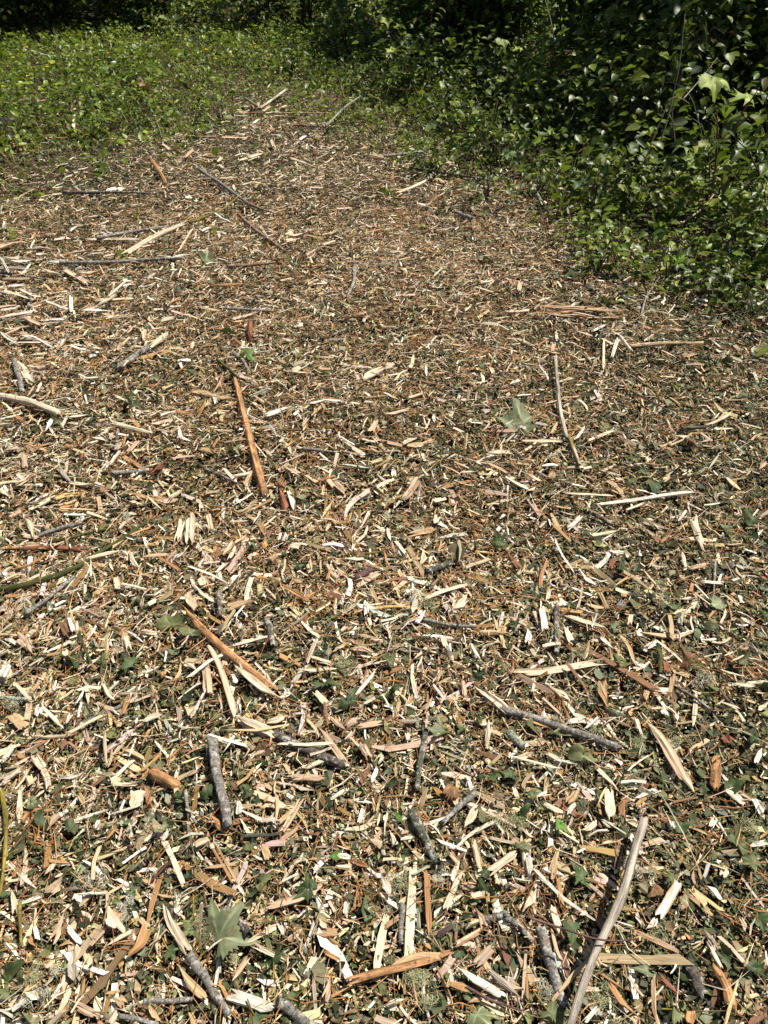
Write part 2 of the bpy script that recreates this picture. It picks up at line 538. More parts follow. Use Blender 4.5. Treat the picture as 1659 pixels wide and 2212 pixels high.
def build_litter():
    chipsV, fibV, shV = [], [], []
    bands = [(0.12, 1.0, 20000), (1.0, 1.7, 15500), (1.7, 2.7, 10000), (2.7, 4.2, 8600), (4.2, 8.6, 4800)]
    for bi, (y0, y1, dens) in enumerate(bands):
        x, y = scatter(y0, y1, dens)
        X, Y = proj(x, y, 0.0)
        e = edge(x, y)
        inside = rng.random(len(x)) < sm(-170, 45, e) * 0.88 + 0.12 * sm(-420, -60, e)
        x, y, X, Y, e = x[inside], y[inside], X[inside], Y[inside], e[inside]
        n = len(x)
        g = green_share(x, y)
        u = rng.random(n)
        kind = np.where(u < g, 2, np.where(u < g + (1 - g) * 0.60, 0, 1))
        fine = 0.70 + 0.16 * sm(700, 1500, Y) + 0.18 * sm(500, 150, X) * sm(480, 620, Y)
        fine = fine * (1 + 0.12 * (bi >= 3)) * (1 + 0.30 * wob(x, y, 4.2, 3.3))
        z = H(x, y) + LITTER_TOP * rng.random(n) ** 0.75 + 0.002
        pos = np.stack((x, y, z), 1)
        yaw = rng.random(n) * 2 * math.pi
        # chips
        k = kind == 0
        m = k.sum()
        L = np.exp(rng.normal(math.log(0.0235), 0.58, m)) * fine[k]
        L = np.clip(L, 0.006, 0.075)
        W = np.clip(L * np.exp(rng.normal(math.log(0.155), 0.5, m)), 0.0014, 0.013)
        T = W * rng.uniform(0.15, 0.5, m)
        far = sm(1300, 500, Y[k])[:, None]
        wgt = pick(CREAM, [32, 20, 17, 8, 12, 9, 4], m)
        warm = pick(CREAM, [34, 18, 26, 7, 13, 2, 1], m)
        c = np.where(rng.random((m, 1)) < far, warm, wgt)
        chipsV.append(batch_slabs(pos[k], L, W, T, yaw[k], rng.normal(0, 0.27, m), rng.normal(0, 0.6, m), c, 3 if bi < 2 else 2, 0.35))
        # fibres
        k = kind == 1
        m = k.sum()
        L = np.clip(np.exp(rng.normal(math.log(0.030), 0.5, m)) * fine[k], 0.008, 0.10)
        W = np.clip(rng.uniform(0.0005, 0.0013, m) * (1 + 0.35 * bi), 0, 0.0026)
        p = pos[k].copy(); p[:, 2] += 0.003
        fibV.append(batch_fibres(p, L, W, yaw[k], rng.normal(0, 0.18, m), pick(FIB, [30, 22, 15, 10, 15, 12], m)))
        # shreds
        k = kind == 2
        m = k.sum()
        L = np.clip(np.exp(rng.normal(math.log(0.0135), 0.5, m)) * (0.8 + 0.2 * bi / 4), 0.005, 0.05)
        W = L * rng.uniform(0.35, 0.9, m)
        shV.append(batch_shreds(pos[k] + np.array([0, 0, 0.001]), L, W, yaw[k], rng.normal(0, 0.35, m), rng.normal(0, 0.35, m),
                                pick(GRN, [24, 16, 13, 7, 26, 7, 11], m, 0.30)))
    # crumbs and dust between the pieces
    fines = []
    for y0, y1, dens in ((0.12, 1.0, 17000), (1.0, 1.7, 11000), (1.7, 2.7, 6000), (2.7, 4.5, 2500)):
        x, y = scatter(y0, y1, dens)
        ok = edge(x, y) > -20
        x, y = x[ok], y[ok]
        n = len(x)
        pos = np.stack((x, y, H(x, y) + LITTER_TOP * rng.uniform(0.35, 1.02, n)), 1)
        L = np.exp(rng.normal(math.log(0.0080), 0.45, n)) * (1 + 0.25 * (y0 > 1.5))
        fines.append(batch_shreds(pos, L, L * rng.uniform(0.15, 0.55, n), rng.random(n) * 6.3, rng.normal(0, 0.35, n), rng.normal(0, 0.35, n),
                                  pick([TINT['c'], (0.50, 0.36, 0.20), (0.30, 0.165, 0.07), (0.13, 0.13, 0.06), (0.22, 0.20, 0.085), (0.07, 0.08, 0.03)], [8, 18, 18, 22, 24, 14], n, 0.25)))
    # bigger slivers lying on top, beyond the ones built singly
    x, y = scatter(0.2, 7.0, 460)
    X, Y = proj(x, y, 0.0)
    ok = (rng.random(len(x)) < sm(-40, 60, edge(x, y))) & (rng.random(len(x)) < 1.1 - green_share(x, y)) & (rng.random(len(x)) < 0.75 + 0.25 * sm(600, 1300, Y) + 0.4 * sm(600, 200, X))
    x, y, X, Y = x[ok], y[ok], X[ok], Y[ok]
    n = len(x)
    L = np.clip(np.exp(rng.normal(math.log(0.043), 0.50, n)), 0.018, 0.19) * (0.72 + 0.28 * sm(600, 1300, Y))
    W = np.clip(L * np.exp(rng.normal(math.log(0.115), 0.45, n)), 0.0025, 0.015)
    pos = np.stack((x, y, H(x, y) + LITTER_TOP + rng.uniform(-0.004, 0.004, n)), 1)
    chips3 = batch_slabs(pos, L, W, W * rng.uniform(0.2, 0.45, n), rng.random(n) * 6.3, rng.normal(0, 0.13, n), rng.normal(0, 0.35, n),
                         pick(CREAM, [34, 20, 16, 9, 13, 5, 3], n), 4, 0.4)
    # long brown strands in tangles
    cx, cy = scatter(0.3, 4.5, 16)
    ok = edge(cx, cy) > 0
    cx, cy = cx[ok], cy[ok]
    rep = rng.integers(6, 22, len(cx))
    fx = np.repeat(cx, rep) + rng.normal(0, 0.035, rep.sum()); fy = np.repeat(cy, rep) + rng.normal(0, 0.03, rep.sum())
    n = len(fx)
    fyaw = np.repeat(rng.random(len(cx)) * 6.3, rep) + rng.normal(0, 0.45, n)
    pos = np.stack((fx, fy, H(fx, fy) + LITTER_TOP + rng.uniform(-0.004, 0.008, n)), 1)
    fibV.append(batch_fibres(pos, rng.uniform(0.03, 0.11, n), rng.uniform(0.0006, 0.0014, n), fyaw, rng.normal(0, 0.1, n),
                             pick(FIB, [55, 20, 5, 15, 5, 0.1], n), 0.6))

    x, y = scatter(0.2, 4.5, 520)
    ok = edge(x, y) > 0
    x, y = x[ok], y[ok]
    n = len(x)
    pos = np.stack((x, y, H(x, y) + LITTER_TOP + rng.uniform(0.004, 0.018, n)), 1)
    fibV.append(batch_fibres(pos, np.exp(rng.normal(math.log(0.05), 0.5, n)), rng.uniform(0.0006, 0.0015, n), rng.random(n) * 6.3, rng.normal(0, 0.15, n),
                             pick(FIB, [36, 22, 16, 10, 12, 5], n), 0.6))
    x, y = scatter(0.2, 6.0, 70)
    ok = edge(x, y) > 0
    x, y = x[ok], y[ok]
    n = len(x)
    pos = np.stack((x, y, H(x, y) + LITTER_TOP + rng.uniform(0.008, 0.022, n)), 1)
    L = np.exp(rng.normal(math.log(0.035), 0.45, n))
    chipsV.append(batch_slabs(pos, L, np.clip(L * 0.12, 0.002, 0.008), np.clip(L * 0.05, 0.001, 0.003), rng.random(n) * 6.3, rng.normal(0, 0.2, n), rng.normal(0, 0.5, n),
                              pick(CREAM, [34, 26, 16, 9, 12, 3, 0.1], n), 3, 0.5))

    def joinb(lst):
        off, V, F, C, G = 0, [], [], [], []
        for v, f, c, g in lst:
            V.append(v); F.append(f + off); C.append(c); off += len(v)
            if g is not None:
                G.append(g)
        return np.concatenate(V), np.concatenate(F), np.concatenate(C), (np.concatenate(G) if G else None)

    for nm, lst, mat, lab, cat in (
            ('chip_litter', chipsV + [chips3], WOOD, 'countless small cream and tan wood chips strewn over the clearing', 'wood chips'),
            ('fibre_litter', fibV, WOOD, 'fine orange and brown wood fibres tangled among the chips', 'wood fibres'),
            ('crumb_litter', fines, FINES, 'fine sawdust crumbs and leaf dust between the wood chips', 'crumbs'),
            ('shredded_leaf_litter', shV, SHRED, 'small torn green leaf fragments mixed through the wood chips', 'leaf litter')):
        V, F, C, G = joinb(lst)
        o = link(nm, raw_mesh(nm, V, F, col=C, grain=G, mat=mat))
        o['kind'] = 'stuff'; o['label'] = lab; o['category'] = cat


build_litter()


# ------------------------------------------------------------------ builders of single pieces
def resample(pts, m):
    pts = np.asarray(pts, float)
    d = np.concatenate(([0], np.cumsum(np.linalg.norm(np.diff(pts, axis=0), axis=1))))
    s = np.linspace(0, d[-1], m)
    out = np.stack([np.interp(s, d, pts[:, i]) for i in range(3)], 1)
    if len(pts) > 2:                      # soften the corners
        for _ in range(max(1, m // 6)):
            out[1:-1] = (out[:-2] + 2 * out[1:-1] + out[2:]) / 4
    return out, d[-1]


def slab_mesh(name, pts, width, thick, tint, ragged=0.10, curl=0.0, roll=0.0, taper=(0.6, 0.5), edge_tint=None, mat=None, m=12, nc=5):
    """a torn slab of wood: separate strands across it end at different lengths"""
    path, ln = resample(pts, m)
    tg = np.gradient(path, axis=0)
    tg /= np.linalg.norm(tg, axis=1)[:, None]
    side = np.cross(tg, [0, 0, 1.0]); side /= np.linalg.norm(side, axis=1)[:, None]
    up = np.cross(side, tg)
    if roll:
        side, up = side * math.cos(roll) + up * math.sin(roll), up * math.cos(roll) - side * math.sin(roll)
    rg = min(0.36, ragged * 1.3, 2.6 * width / ln)
    s0, s1 = rng.random(nc) ** 1.5 * rg, rng.random(nc) ** 1.5 * rg
    slant = rng.normal(0, 0.22, 2) * min(0.25, width / ln)
    qq = np.linspace(-0.5, 0.5, nc)
    s0 = np.clip(s0 + slant[0] * qq * 2, 0, 0.4); s1 = np.clip(s1 + slant[1] * qq * 2, 0, 0.4)
    zoff = rng.normal(0, 0.20, nc) * thick
    t = np.linspace(0, 1, m)
    lin = rng.uniform(0.72, 1.0, 2)
    wn = (lin[0] + (lin[1] - lin[0]) * t) * (1 + 0.05 * np.sin(np.linspace(0, rng.uniform(3, 9), m) + rng.random() * 6) + rng.normal(0, 0.03, m))
    prof = wn.copy(); shift = np.zeros(m)
    for k, tt in ((0, t), (1, 1 - t)):
        blunt = taper[k] > 0.62
        ez = rng.uniform(0.05, 0.12) if blunt else min(0.5, rng.uniform(1.6, 3.6) * width / ln)
        lo = taper[k] if blunt else rng.uniform(0.06, 0.3)
        f = np.minimum(1, lo + (1 - lo) * tt / ez)
        shift += (1 - f) * 0.5 * rng.choice([-1, 1]) * (not blunt)
        prof *= f
    colj = np.concatenate(([0], rng.normal(0, 0.07, nc - 2), [0])) if nc > 2 else np.zeros(nc)
    wav = np.stack([np.interp(t, np.linspace(0, 1, 5), rng.normal(0, 0.045, 5)) for _ in range(nc)])
    top = np.empty((m, nc, 3)); bot = np.empty((m, nc, 3)); G = np.empty((m, nc, 3)); C = np.empty((m, nc, 3))
    base = np.array(tint)
    cshade = np.exp(rng.normal(0, 0.17, nc))
    r0 = rng.random() * 60
    for j in range(nc):
        q = j / (nc - 1) - 0.5 + colj[j] / nc * 2
        sj = s0[j] + (1 - s0[j] - s1[j]) * t
        f = sj * (m - 1)
        i0 = np.clip(f.astype(int), 0, m - 2); fr = (f - i0)[:, None]
        p = path[i0] * (1 - fr) + path[i0 + 1] * fr
        sd = side[i0]; u = up[i0]
        w = width * prof
        th = thick * (0.75 + 0.25 * np.sin(t * 7 + j * 2 + r0)) * np.minimum(1, 0.45 + 4 * np.minimum(t, 1 - t))
        dz = curl * width * (0.25 - q * q) * 4 + zoff[j] + rng.normal(0, 0.03, m) * thick
        c = p + sd * (q * w + shift * width * 0.8 + wav[j] * width * (0.6 if curl < 0.1 else 0.75))[:, None] + u * dz[:, None]
        top[:, j] = c + u * (th * 0.5)[:, None]
        bot[:, j] = c - u * (th * 0.5)[:, None]
        G[:, j, 0] = sj * ln + r0; G[:, j, 1] = q * width + r0; G[:, j, 2] = 0
        cc = base * cshade[j]
        if edge_tint is not None and j in (0, nc - 1):
            cc = np.array(edge_tint)
        C[:, j] = cc
    V = np.concatenate((top.reshape(-1, 3), bot.reshape(-1, 3)))
    N = m * nc
    F = []
    for i in range(m - 1):
        for j in range(nc - 1):
            a = i * nc + j
            F.append([a, a + 1, a + nc + 1, a + nc]); F.append([N + a, N + a + nc, N + a + nc + 1, N + a + 1])
        a = i * nc
        F.append([a, a + nc, N + a + nc, N + a])
        a = i * nc + nc - 1
        F.append([a + nc, a, N + a, N + a + nc])
    for j in range(nc - 1):
        F.append([j + 1, j, N + j, N + j + 1])
        a = (m - 1) * nc + j
        F.append([a, a + 1, N + a + 1, N + a])
    Gf = np.concatenate((G.reshape(-1, 3), G.reshape(-1, 3) + np.array([0, 0.02, 0])))
    Cf = np.concatenate((C.reshape(-1, 3), C.reshape(-1, 3)))
    return V, F, Cf, Gf


def tube_mesh(pts, r0, r1, tint, sides=10, m=14, bumpy=0.06, rmid=None, lump=True):
    path, ln = resample(pts, m)
    if lump and m > 8:
        kn = np.linspace(0, 1, 6)
        ww = np.stack([np.interp(np.linspace(0, 1, m), kn, rng.normal(0, 0.13, 6) * max(r0, r1)) for _ in range(3)], 1)
        ww[:, 2] *= 0.3
        path = path + ww
    tg = np.gradient(path, axis=0)
    tg /= np.linalg.norm(tg, axis=1)[:, None]
    ref = np.array([0, 0, 1.0]) if abs(tg[0][2]) < 0.8 else np.array([1.0, 0, 0])
    side = np.cross(tg, ref); side /= np.linalg.norm(side, axis=1)[:, None]
    up = np.cross(side, tg)
    t = np.linspace(0, 1, m)
    r = r0 + (r1 - r0) * t if rmid is None else np.interp(t, [0, .35, .75, 1], [r0, rmid, rmid, r1])
    if lump and m > 8:
        r = r * (1 + np.interp(t, np.linspace(0, 1, 7), rng.normal(0, 0.035, 7)) + 0.16 * np.exp(-((t - rng.uniform(0.15, 0.85)) / 0.035) ** 2) * (rng.random() < 0.6))
    a = np.arange(sides) / sides * 2 * math.pi
    rr = r[:, None] * (1 + rng.normal(0, bumpy, (1, sides)) + rng.normal(0, bumpy * 0.5, (m, sides)))
    V = path[:, None, :] + side[:, None, :] * (np.cos(a)[None, :] * rr)[..., None] + up[:, None, :] * (np.sin(a)[None, :] * rr)[..., None]
    # torn, slanting ends
    for e in (0, -1):
        V[e] += tg[e] * (rng.normal(0, 0.55, (sides, 1)) * r[e])
    k = rng.random() * 60
    G = np.empty((m, sides, 3))
    G[..., 0] = (t * ln)[:, None] + k; G[..., 1] = (np.abs(a - math.pi) * max(r0, r1))[None] + k; G[..., 2] = 0
    C = np.tile(np.array(tint) * 1.0, (m, sides, 1)) * np.exp(rng.normal(0, 0.06, (m, sides, 1)))
    F = []
    for i in range(m - 1):
        for j in range(sides):
            p, q = i * sides + j, i * sides + (j + 1) % sides
            F.append([p, q, q + sides, p + sides])
    caps = [list(range(sides))[::-1], list(range((m - 1) * sides, m * sides))]
    return V.reshape(-1, 3), F, C.reshape(-1, 3), G.reshape(-1, 3), caps


def mesh_at(name, V, F, C, G, mat, smooth, caps=None, cap_mat=None, parent=None, origin=None):
    """one object with its origin at the piece's own foot"""
    V = np.asarray(V)
    org = V.mean(0) if origin is None else origin
    if origin is None:
        org = np.array([org[0], org[1], V[:, 2].min()])
    idx = None
    mats = [mat]
    if caps:
        mats = [mat, cap_mat or WOOD]
        idx = [0] * len(F) + [1] * len(caps)
    me = raw_mesh(name, V - org, F, col=C, grain=G, mats=mats, idx=idx, smooth=smooth, ngons=caps)
    o = link(name, me, parent)
    if parent is None:
        o.location = org
    return o, org


THINGS = []          # (object, X, Y, size, colour word, noun) waiting for a label
REFS = []            # (X, Y, phrase) things one can find


def tag(o, label, cat, group=None):
    o['label'] = label; o['category'] = cat
    if group:
        o['group'] = group


def Q(reg, p):
    """zoom notes -> 1659 picture"""
    return p[0] / 2 + (829.5 if reg % 2 == 0 else 0), p[1] / 2 + 553 * ((reg - 1) // 2)


def world_path(reg, pts, lift, tilt=0.010):
    out = []
    a, b = rng.uniform(-tilt, tilt), rng.uniform(-tilt, tilt)
    n = len(pts)
    for i, p in enumerate(pts):
        X, Y = Q(reg, p)
        z = lift + a + (b - a) * (i / max(1, n - 1))
        out.append(P(X, Y, max(z, 0.006)))
    return np.array(out)


def centre(reg, pts):
    m = np.mean(pts, axis=0)
    return Q(reg, m)


GROUPS = {'wood_chip': 'single wood chips on the clearing', 'wood_splinter': 'long torn wood splinters', 'branch_piece': 'broken branch pieces',
          'twig': 'thin twigs lying on the chips', 'bark_strip': 'strips of bark', 'green_shoot': 'cut green shoots'}
NOUN = {'wood_chip': 'wood chip', 'wood_splinter': 'wood splinter', 'branch_piece': 'branch piece', 'twig': 'twig', 'bark_strip': 'bark strip', 'green_shoot': 'shoot'}


def add(kind, reg, pts, w, tint, label=None, ref=None, split=None, curl=None, lift=None):
    """one piece noted from the photograph; w is its width in the zoomed view"""
    X, Y = centre(reg, pts)
    mid = P(X, Y, 0.02)
    wm = w / 2 * px_size(mid)
    name = {'L': 'branch_piece', 'W': 'branch_piece', 'T': 'twig', 'B': 'bark_strip', 'N': 'green_shoot'}.get(kind)
    if kind in 'LWN':
        r = wm / 2 * 0.86
        path = world_path(reg, pts, (LITTER_TOP + 0.004 + r * 0.6) if lift is None else lift)
        V, F, C, G, caps = tube_mesh(path, r * 0.96, r * (rng.uniform(0.7, 0.92) if kind != 'N' else 0.6), TINT[tint], 14, 26, 0.15 if kind == 'W' else 0.08)
        o, org = mesh_at(name, V, F, C, G, {'L': BARK, 'W': AGED, 'N': SKIN}[kind], True, caps)
        if kind == 'L' and np.linalg.norm(path[-1] - path[0]) > 0.10 and rng.random() < 0.75:
            k = rng.uniform(0.2, 0.8)
            b0 = path[0] * (1 - k) + path[-1] * k if len(path) == 2 else resample(path, 20)[0][int(k * 19)]
            dr = np.array([rng.normal(), rng.normal(), 0.7]); dr /= np.linalg.norm(dr)
            q = b0 + dr * r * 0.7
            V, F, C, G, cp = tube_mesh([q, q + dr * r * rng.uniform(0.7, 2.2)], r * 0.38, r * 0.22, TINT[tint], 6, 5, 0.08, lump=False)
            mesh_at('twig_stub', V, F, C, G, BARK, True, cp, parent=o, origin=org)
        if split:
            sp = world_path(reg, split, LITTER_TOP + 0.006 + r * 0.6, 0.004)
            sp[-1][2] = path[0][2] + r * 0.15
            V, F, C, G = slab_mesh('split_end', sp, wm * 0.95, wm * 0.35, TINT['c'], 0.25, 0.10, taper=(0.35, 1.0))
            mesh_at('split_end', V, F, C, G, WOOD, False, parent=o, origin=org)
    elif kind == 'T':
        r = max(wm / 2, 0.0012)
        path = world_path(reg, pts, LITTER_TOP + 0.011 if lift is None else lift)
        V, F, C, G, caps = tube_mesh(path, r, r * 0.55, TINT[tint], 7, 14, 0.06)
        o, org = mesh_at(name, V, F, C, G, SKIN if tint in 'noyru' else BARK, True, caps)
    else:
        ln = np.sum(np.linalg.norm(np.diff(world_path(reg, pts, 0.02, 0), axis=0), axis=1))
        if name is None:
            name = 'wood_splinter' if ln > 0.098 else 'wood_chip'
        lft = LITTER_TOP + 0.009 if lift is None else lift
        path = world_path(reg, pts, lft, 0.007)
        cu = (0.28 if kind == 'B' else rng.uniform(-0.03, 0.06)) if curl is None else curl
        th = wm * (0.13 if kind == 'B' else rng.uniform(0.22, 0.42))
        et = TINT['o'] if (kind == 'S' and rng.random() < 0.28) else None
        V, F, C, G = slab_mesh(name, path, wm * 1.05, th, TINT[tint], rng.uniform(0.14, 0.34), cu, rng.normal(0, 0.22),
                               (min(1, rng.uniform(0.42, 1.15)), min(1, rng.uniform(0.42, 1.15))), et)
        o, org = mesh_at(name, V, F, C, G, SKIN if kind == 'B' else WOOD, kind == 'B')
    size = float(np.linalg.norm(np.array(Q(reg, pts[0])) - np.array(Q(reg, pts[-1]))))
    if label:
        tag(o, label, NOUN[name], GROUPS[name])
    else:
        THINGS.append((o, X, Y, size, WORDS[tint], NOUN[name], GROUPS[name]))
    if ref:
        REFS.append((X, Y, ref))
    return o


# ---- pieces one can find again, noted region by region
# fifth view: middle left
def slab_over(o_parent, reg, pts, w, tint, name, lift, thick=0.35):
    X, Y = centre(reg, pts)
    wm = w / 2 * px_size(P(X, Y, 0.02))
    path = world_path(reg, pts, lift, 0.001)
    V, F, C, G = slab_mesh(name, path, wm, wm * thick, TINT[tint], 0.25, 0.05, taper=(0.3, 0.5))
    return mesh_at(name, V, F, C, G, WOOD, False, parent=o_parent, origin=np.array(o_parent.location))[0]


o = add('B', 5, [(765, 400), (860, 490), (960, 590), (1100, 700), (1220, 805)], 40, 'o', 'long smooth orange peeled stick lying diagonally with a cream torn end', 'the diagonal orange peeled stick', curl=0.16, lift=0.043)
slab_over(o, 5, [(1010, 650), (1100, 735), (1210, 815)], 32, 'c', 'torn_end', 0.052)
add('S', 5, [(905, 575), (960, 690), (1020, 890)], 30, 'c', 'long pointed cream splinter leaning under the diagonal orange stick', lift=0.042)
add('L', 5, [(1175, 955), (1330, 1030), (1480, 1090)], 52, 'd', 'dark bark branch with a split cream upper end, below the orange stick', 'the dark branch with split cream end', split=[(1030, 875), (1110, 925), (1195, 962)])
add('N', 5, [(0, 335), (120, 315), (250, 270), (340, 235), (440, 165), (520, 120), (640, 35)], 28, 'n', 'long curved green shoot reaching in from the picture\'s left edge', 'the long curved green shoot')
add('S', 5, [(315, 220), (420, 190), (535, 160)], 22, 'c', 'cream splinter lying across the long curved green shoot', lift=0.042)
add('L', 5, [(110, 440), (200, 380), (320, 280)], 22, 'g', 'pale grey stick running down below the long curved green shoot')
add('L', 5, [(165, 100), (260, 70), (355, 45)], 24, 'g', 'whitish grey stick above the long curved green shoot')
add('N', 5, [(215, 130), (370, 95), (530, 60)], 18, 'n', 'straight green shoot just above the long curved one')
add('B', 5, [(0, 160), (120, 158), (230, 150), (400, 165)], 27, 'r', 'reddish brown bark strip beside the straight green shoot')
for a in [([(100, 140), (215, 155)], 34, 't'), ([(822, 5), (815, 155)], 40, 'c'), ([(790, 30), (765, 130)], 27, 'c'), ([(600, 192), (735, 185)], 22, 'p'),
          ([(545, 160), (595, 245)], 22, 'c'), ([(665, 185), (720, 215), (790, 260)], 17, 'o'), ([(480, 335), (610, 320)], 20, 'w'), ([(65, 530), (150, 600)], 36, 'p'),
          ([(440, 730), (465, 790), (500, 815)], 15, 'c'), ([(800, 345), (850, 420)], 42, 'p'), ([(980, 415), (1090, 375)], 36, 't'), ([(1215, 315), (1345, 390)], 20, 'o'),
          ([(1270, 690), (1370, 682), (1470, 670)], 20, 'c'), ([(1580, 380), (1585, 450)], 22, 'w'), ([(1355, 770), (1430, 850)], 30, 'c'), ([(1360, 925), (1430, 1000), (1500, 1100)], 32, 'p'),
          ([(1640, 670), (1530, 800)], 18, 'w'), ([(45, 870), (115, 940)], 48, 't'), ([(595, 505), (705, 525)], 12, 'w'), ([(1530, 330), (1640, 260)], 24, 'p'),
          ([(970, 190), (1010, 125)], 24, 'c'), ([(1020, 145), (985, 215)], 20, 'c'), ([(890, 660), (900, 790)], 36, 'p'), ([(120, 30), (155, 110)], 28, 'c'),
          ([(0, 305), (95, 260)], 34, 'c'), ([(300, 450), (320, 520)], 24, 'w'), ([(280, 590), (290, 650)], 26, 'c'), ([(330, 470), (340, 540)], 15, 'w'),
          ([(0, 730), (45, 640)], 34, 'w'), ([(265, 470), (290, 530)], 26, 'b'), ([(500, 270), (510, 330)], 30, 'c'), ([(870, 270), (880, 320)], 36, 'c'),
          ([(930, 265), (985, 215)], 18, 'w'), ([(940, 250), (950, 290)], 28, 'w'), ([(1250, 140), (1300, 150)], 30, 'c'), ([(1180, 180), (1190, 215)], 36, 't'),
          ([(540, 520), (560, 600)], 24, 'c'), ([(690, 705), (720, 695)], 34, 'o'), ([(370, 750), (390, 830)], 20, 'c'), ([(520, 890), (560, 790)], 24, 'o'),
          ([(800, 640), (840, 690)], 36, 'c'), ([(810, 840), (830, 880)], 40, 'c'), ([(700, 870), (620, 900)], 34, 'c'), ([(530, 1020), (640, 1070)], 24, 't'),
          ([(140, 1050), (190, 1106)], 42, 'c'), ([(0, 1090), (60, 1010)], 22, 'w'), ([(280, 920), (310, 870)], 18, 'w'), ([(1000, 690), (1020, 740)], 22, 'w'),
          ([(1540, 930), (1659, 910)], 30, 'p'), ([(1430, 880), (1490, 950)], 28, 'p'), ([(1560, 1000), (1600, 1070)], 36, 'c'), ([(1150, 920), (1230, 880)], 30, 'c'),
          ([(1260, 290), (1310, 300)], 24, 't'), ([(1330, 190), (1340, 260)], 26, 'c'), ([(1410, 300), (1435, 230)], 14, 'o'), ([(1440, 240), (1490, 270)], 24, 'p'),
          ([(1510, 580), (1620, 600)], 28, 'p'), ([(1340, 625), (1440, 655)], 22, 'c'), ([(900, 10), (915, 80)], 20, 'c'), ([(1120, 40), (1150, 100)], 22, 'o')]:
    add('S', 5, *a)
add('L', 5, [(330, 925), (420, 880), (500, 850), (590, 800)], 22, 'g', 'thin grey lichened stick halfway between the orange stick and picture\'s left edge', 'the thin grey lichened stick')
add('N', 5, [(340, 520), (365, 590), (395, 650)], 16, 'n')
add('N', 5, [(445, 610), (435, 720)], 16, 'n')
add('L', 5, [(945, 350), (950, 450)], 28, 'd')
add('L', 5, [(1150, 460), (1170, 520), (1180, 580)], 32, 'd')
add('N', 5, [(1160, 280), (1190, 330), (1215, 390)], 12, 'n')
add('B', 5, [(1470, 935), (1520, 905), (1570, 885)], 46, 'p', 'hollow curled pinkish bark tube right of the orange stick\'s torn end', curl=0.45)
add('L', 5, [(10, 800), (110, 810)], 22, 'l')
add('B', 5, [(1520, 290), (1620, 240)], 32, 'u')
add('T', 5, [(1580, 180), (1659, 170)], 13, 'y')
add('L', 7, [(912, -120), (930, -20), (955, 110), (985, 250)], 56, 'g', 'thick pale grey lichen-blotched stick standing upright in the picture below the orange stick', 'the upright blotched grey stick')
# seventh view: bottom left
add('L', 7, [(815, 805), (900, 930), (990, 1065)], 46, 'g', 'grey branch with a long cream stripped upper half, near the bottom', 'the grey branch stripped to cream', split=[(690, 582), (760, 705), (835, 840)])
add('L', 7, [(1200, 1010), (1280, 1065), (1370, 1120)], 52, 'g', 'grey branch end cut by the bottom edge, left of the centre')
add('B', 7, [(1475, 930), (1560, 900), (1659, 877), (1800, 845), (1960, 795)], 38, 'o', 'long orange bark log with frayed cream fibres near the bottom centre', 'the orange bark log near the bottom', curl=0.22, lift=0.042)
add('S', 7, [(600, 95), (585, 170)], 60, 'c', 'broad cream chip with a stub of pale grey bark', 'the broad cream chip with grey bark')
add('L', 7, [(582, 165), (568, 245)], 58, 'g', 'stub of pale grey bark below the broad cream chip', lift=0.012)
add('S', 7, [(985, 975), (1090, 1010), (1190, 1050)], 58, 'w', 'wide ragged cream slab beside the stripped grey branch')
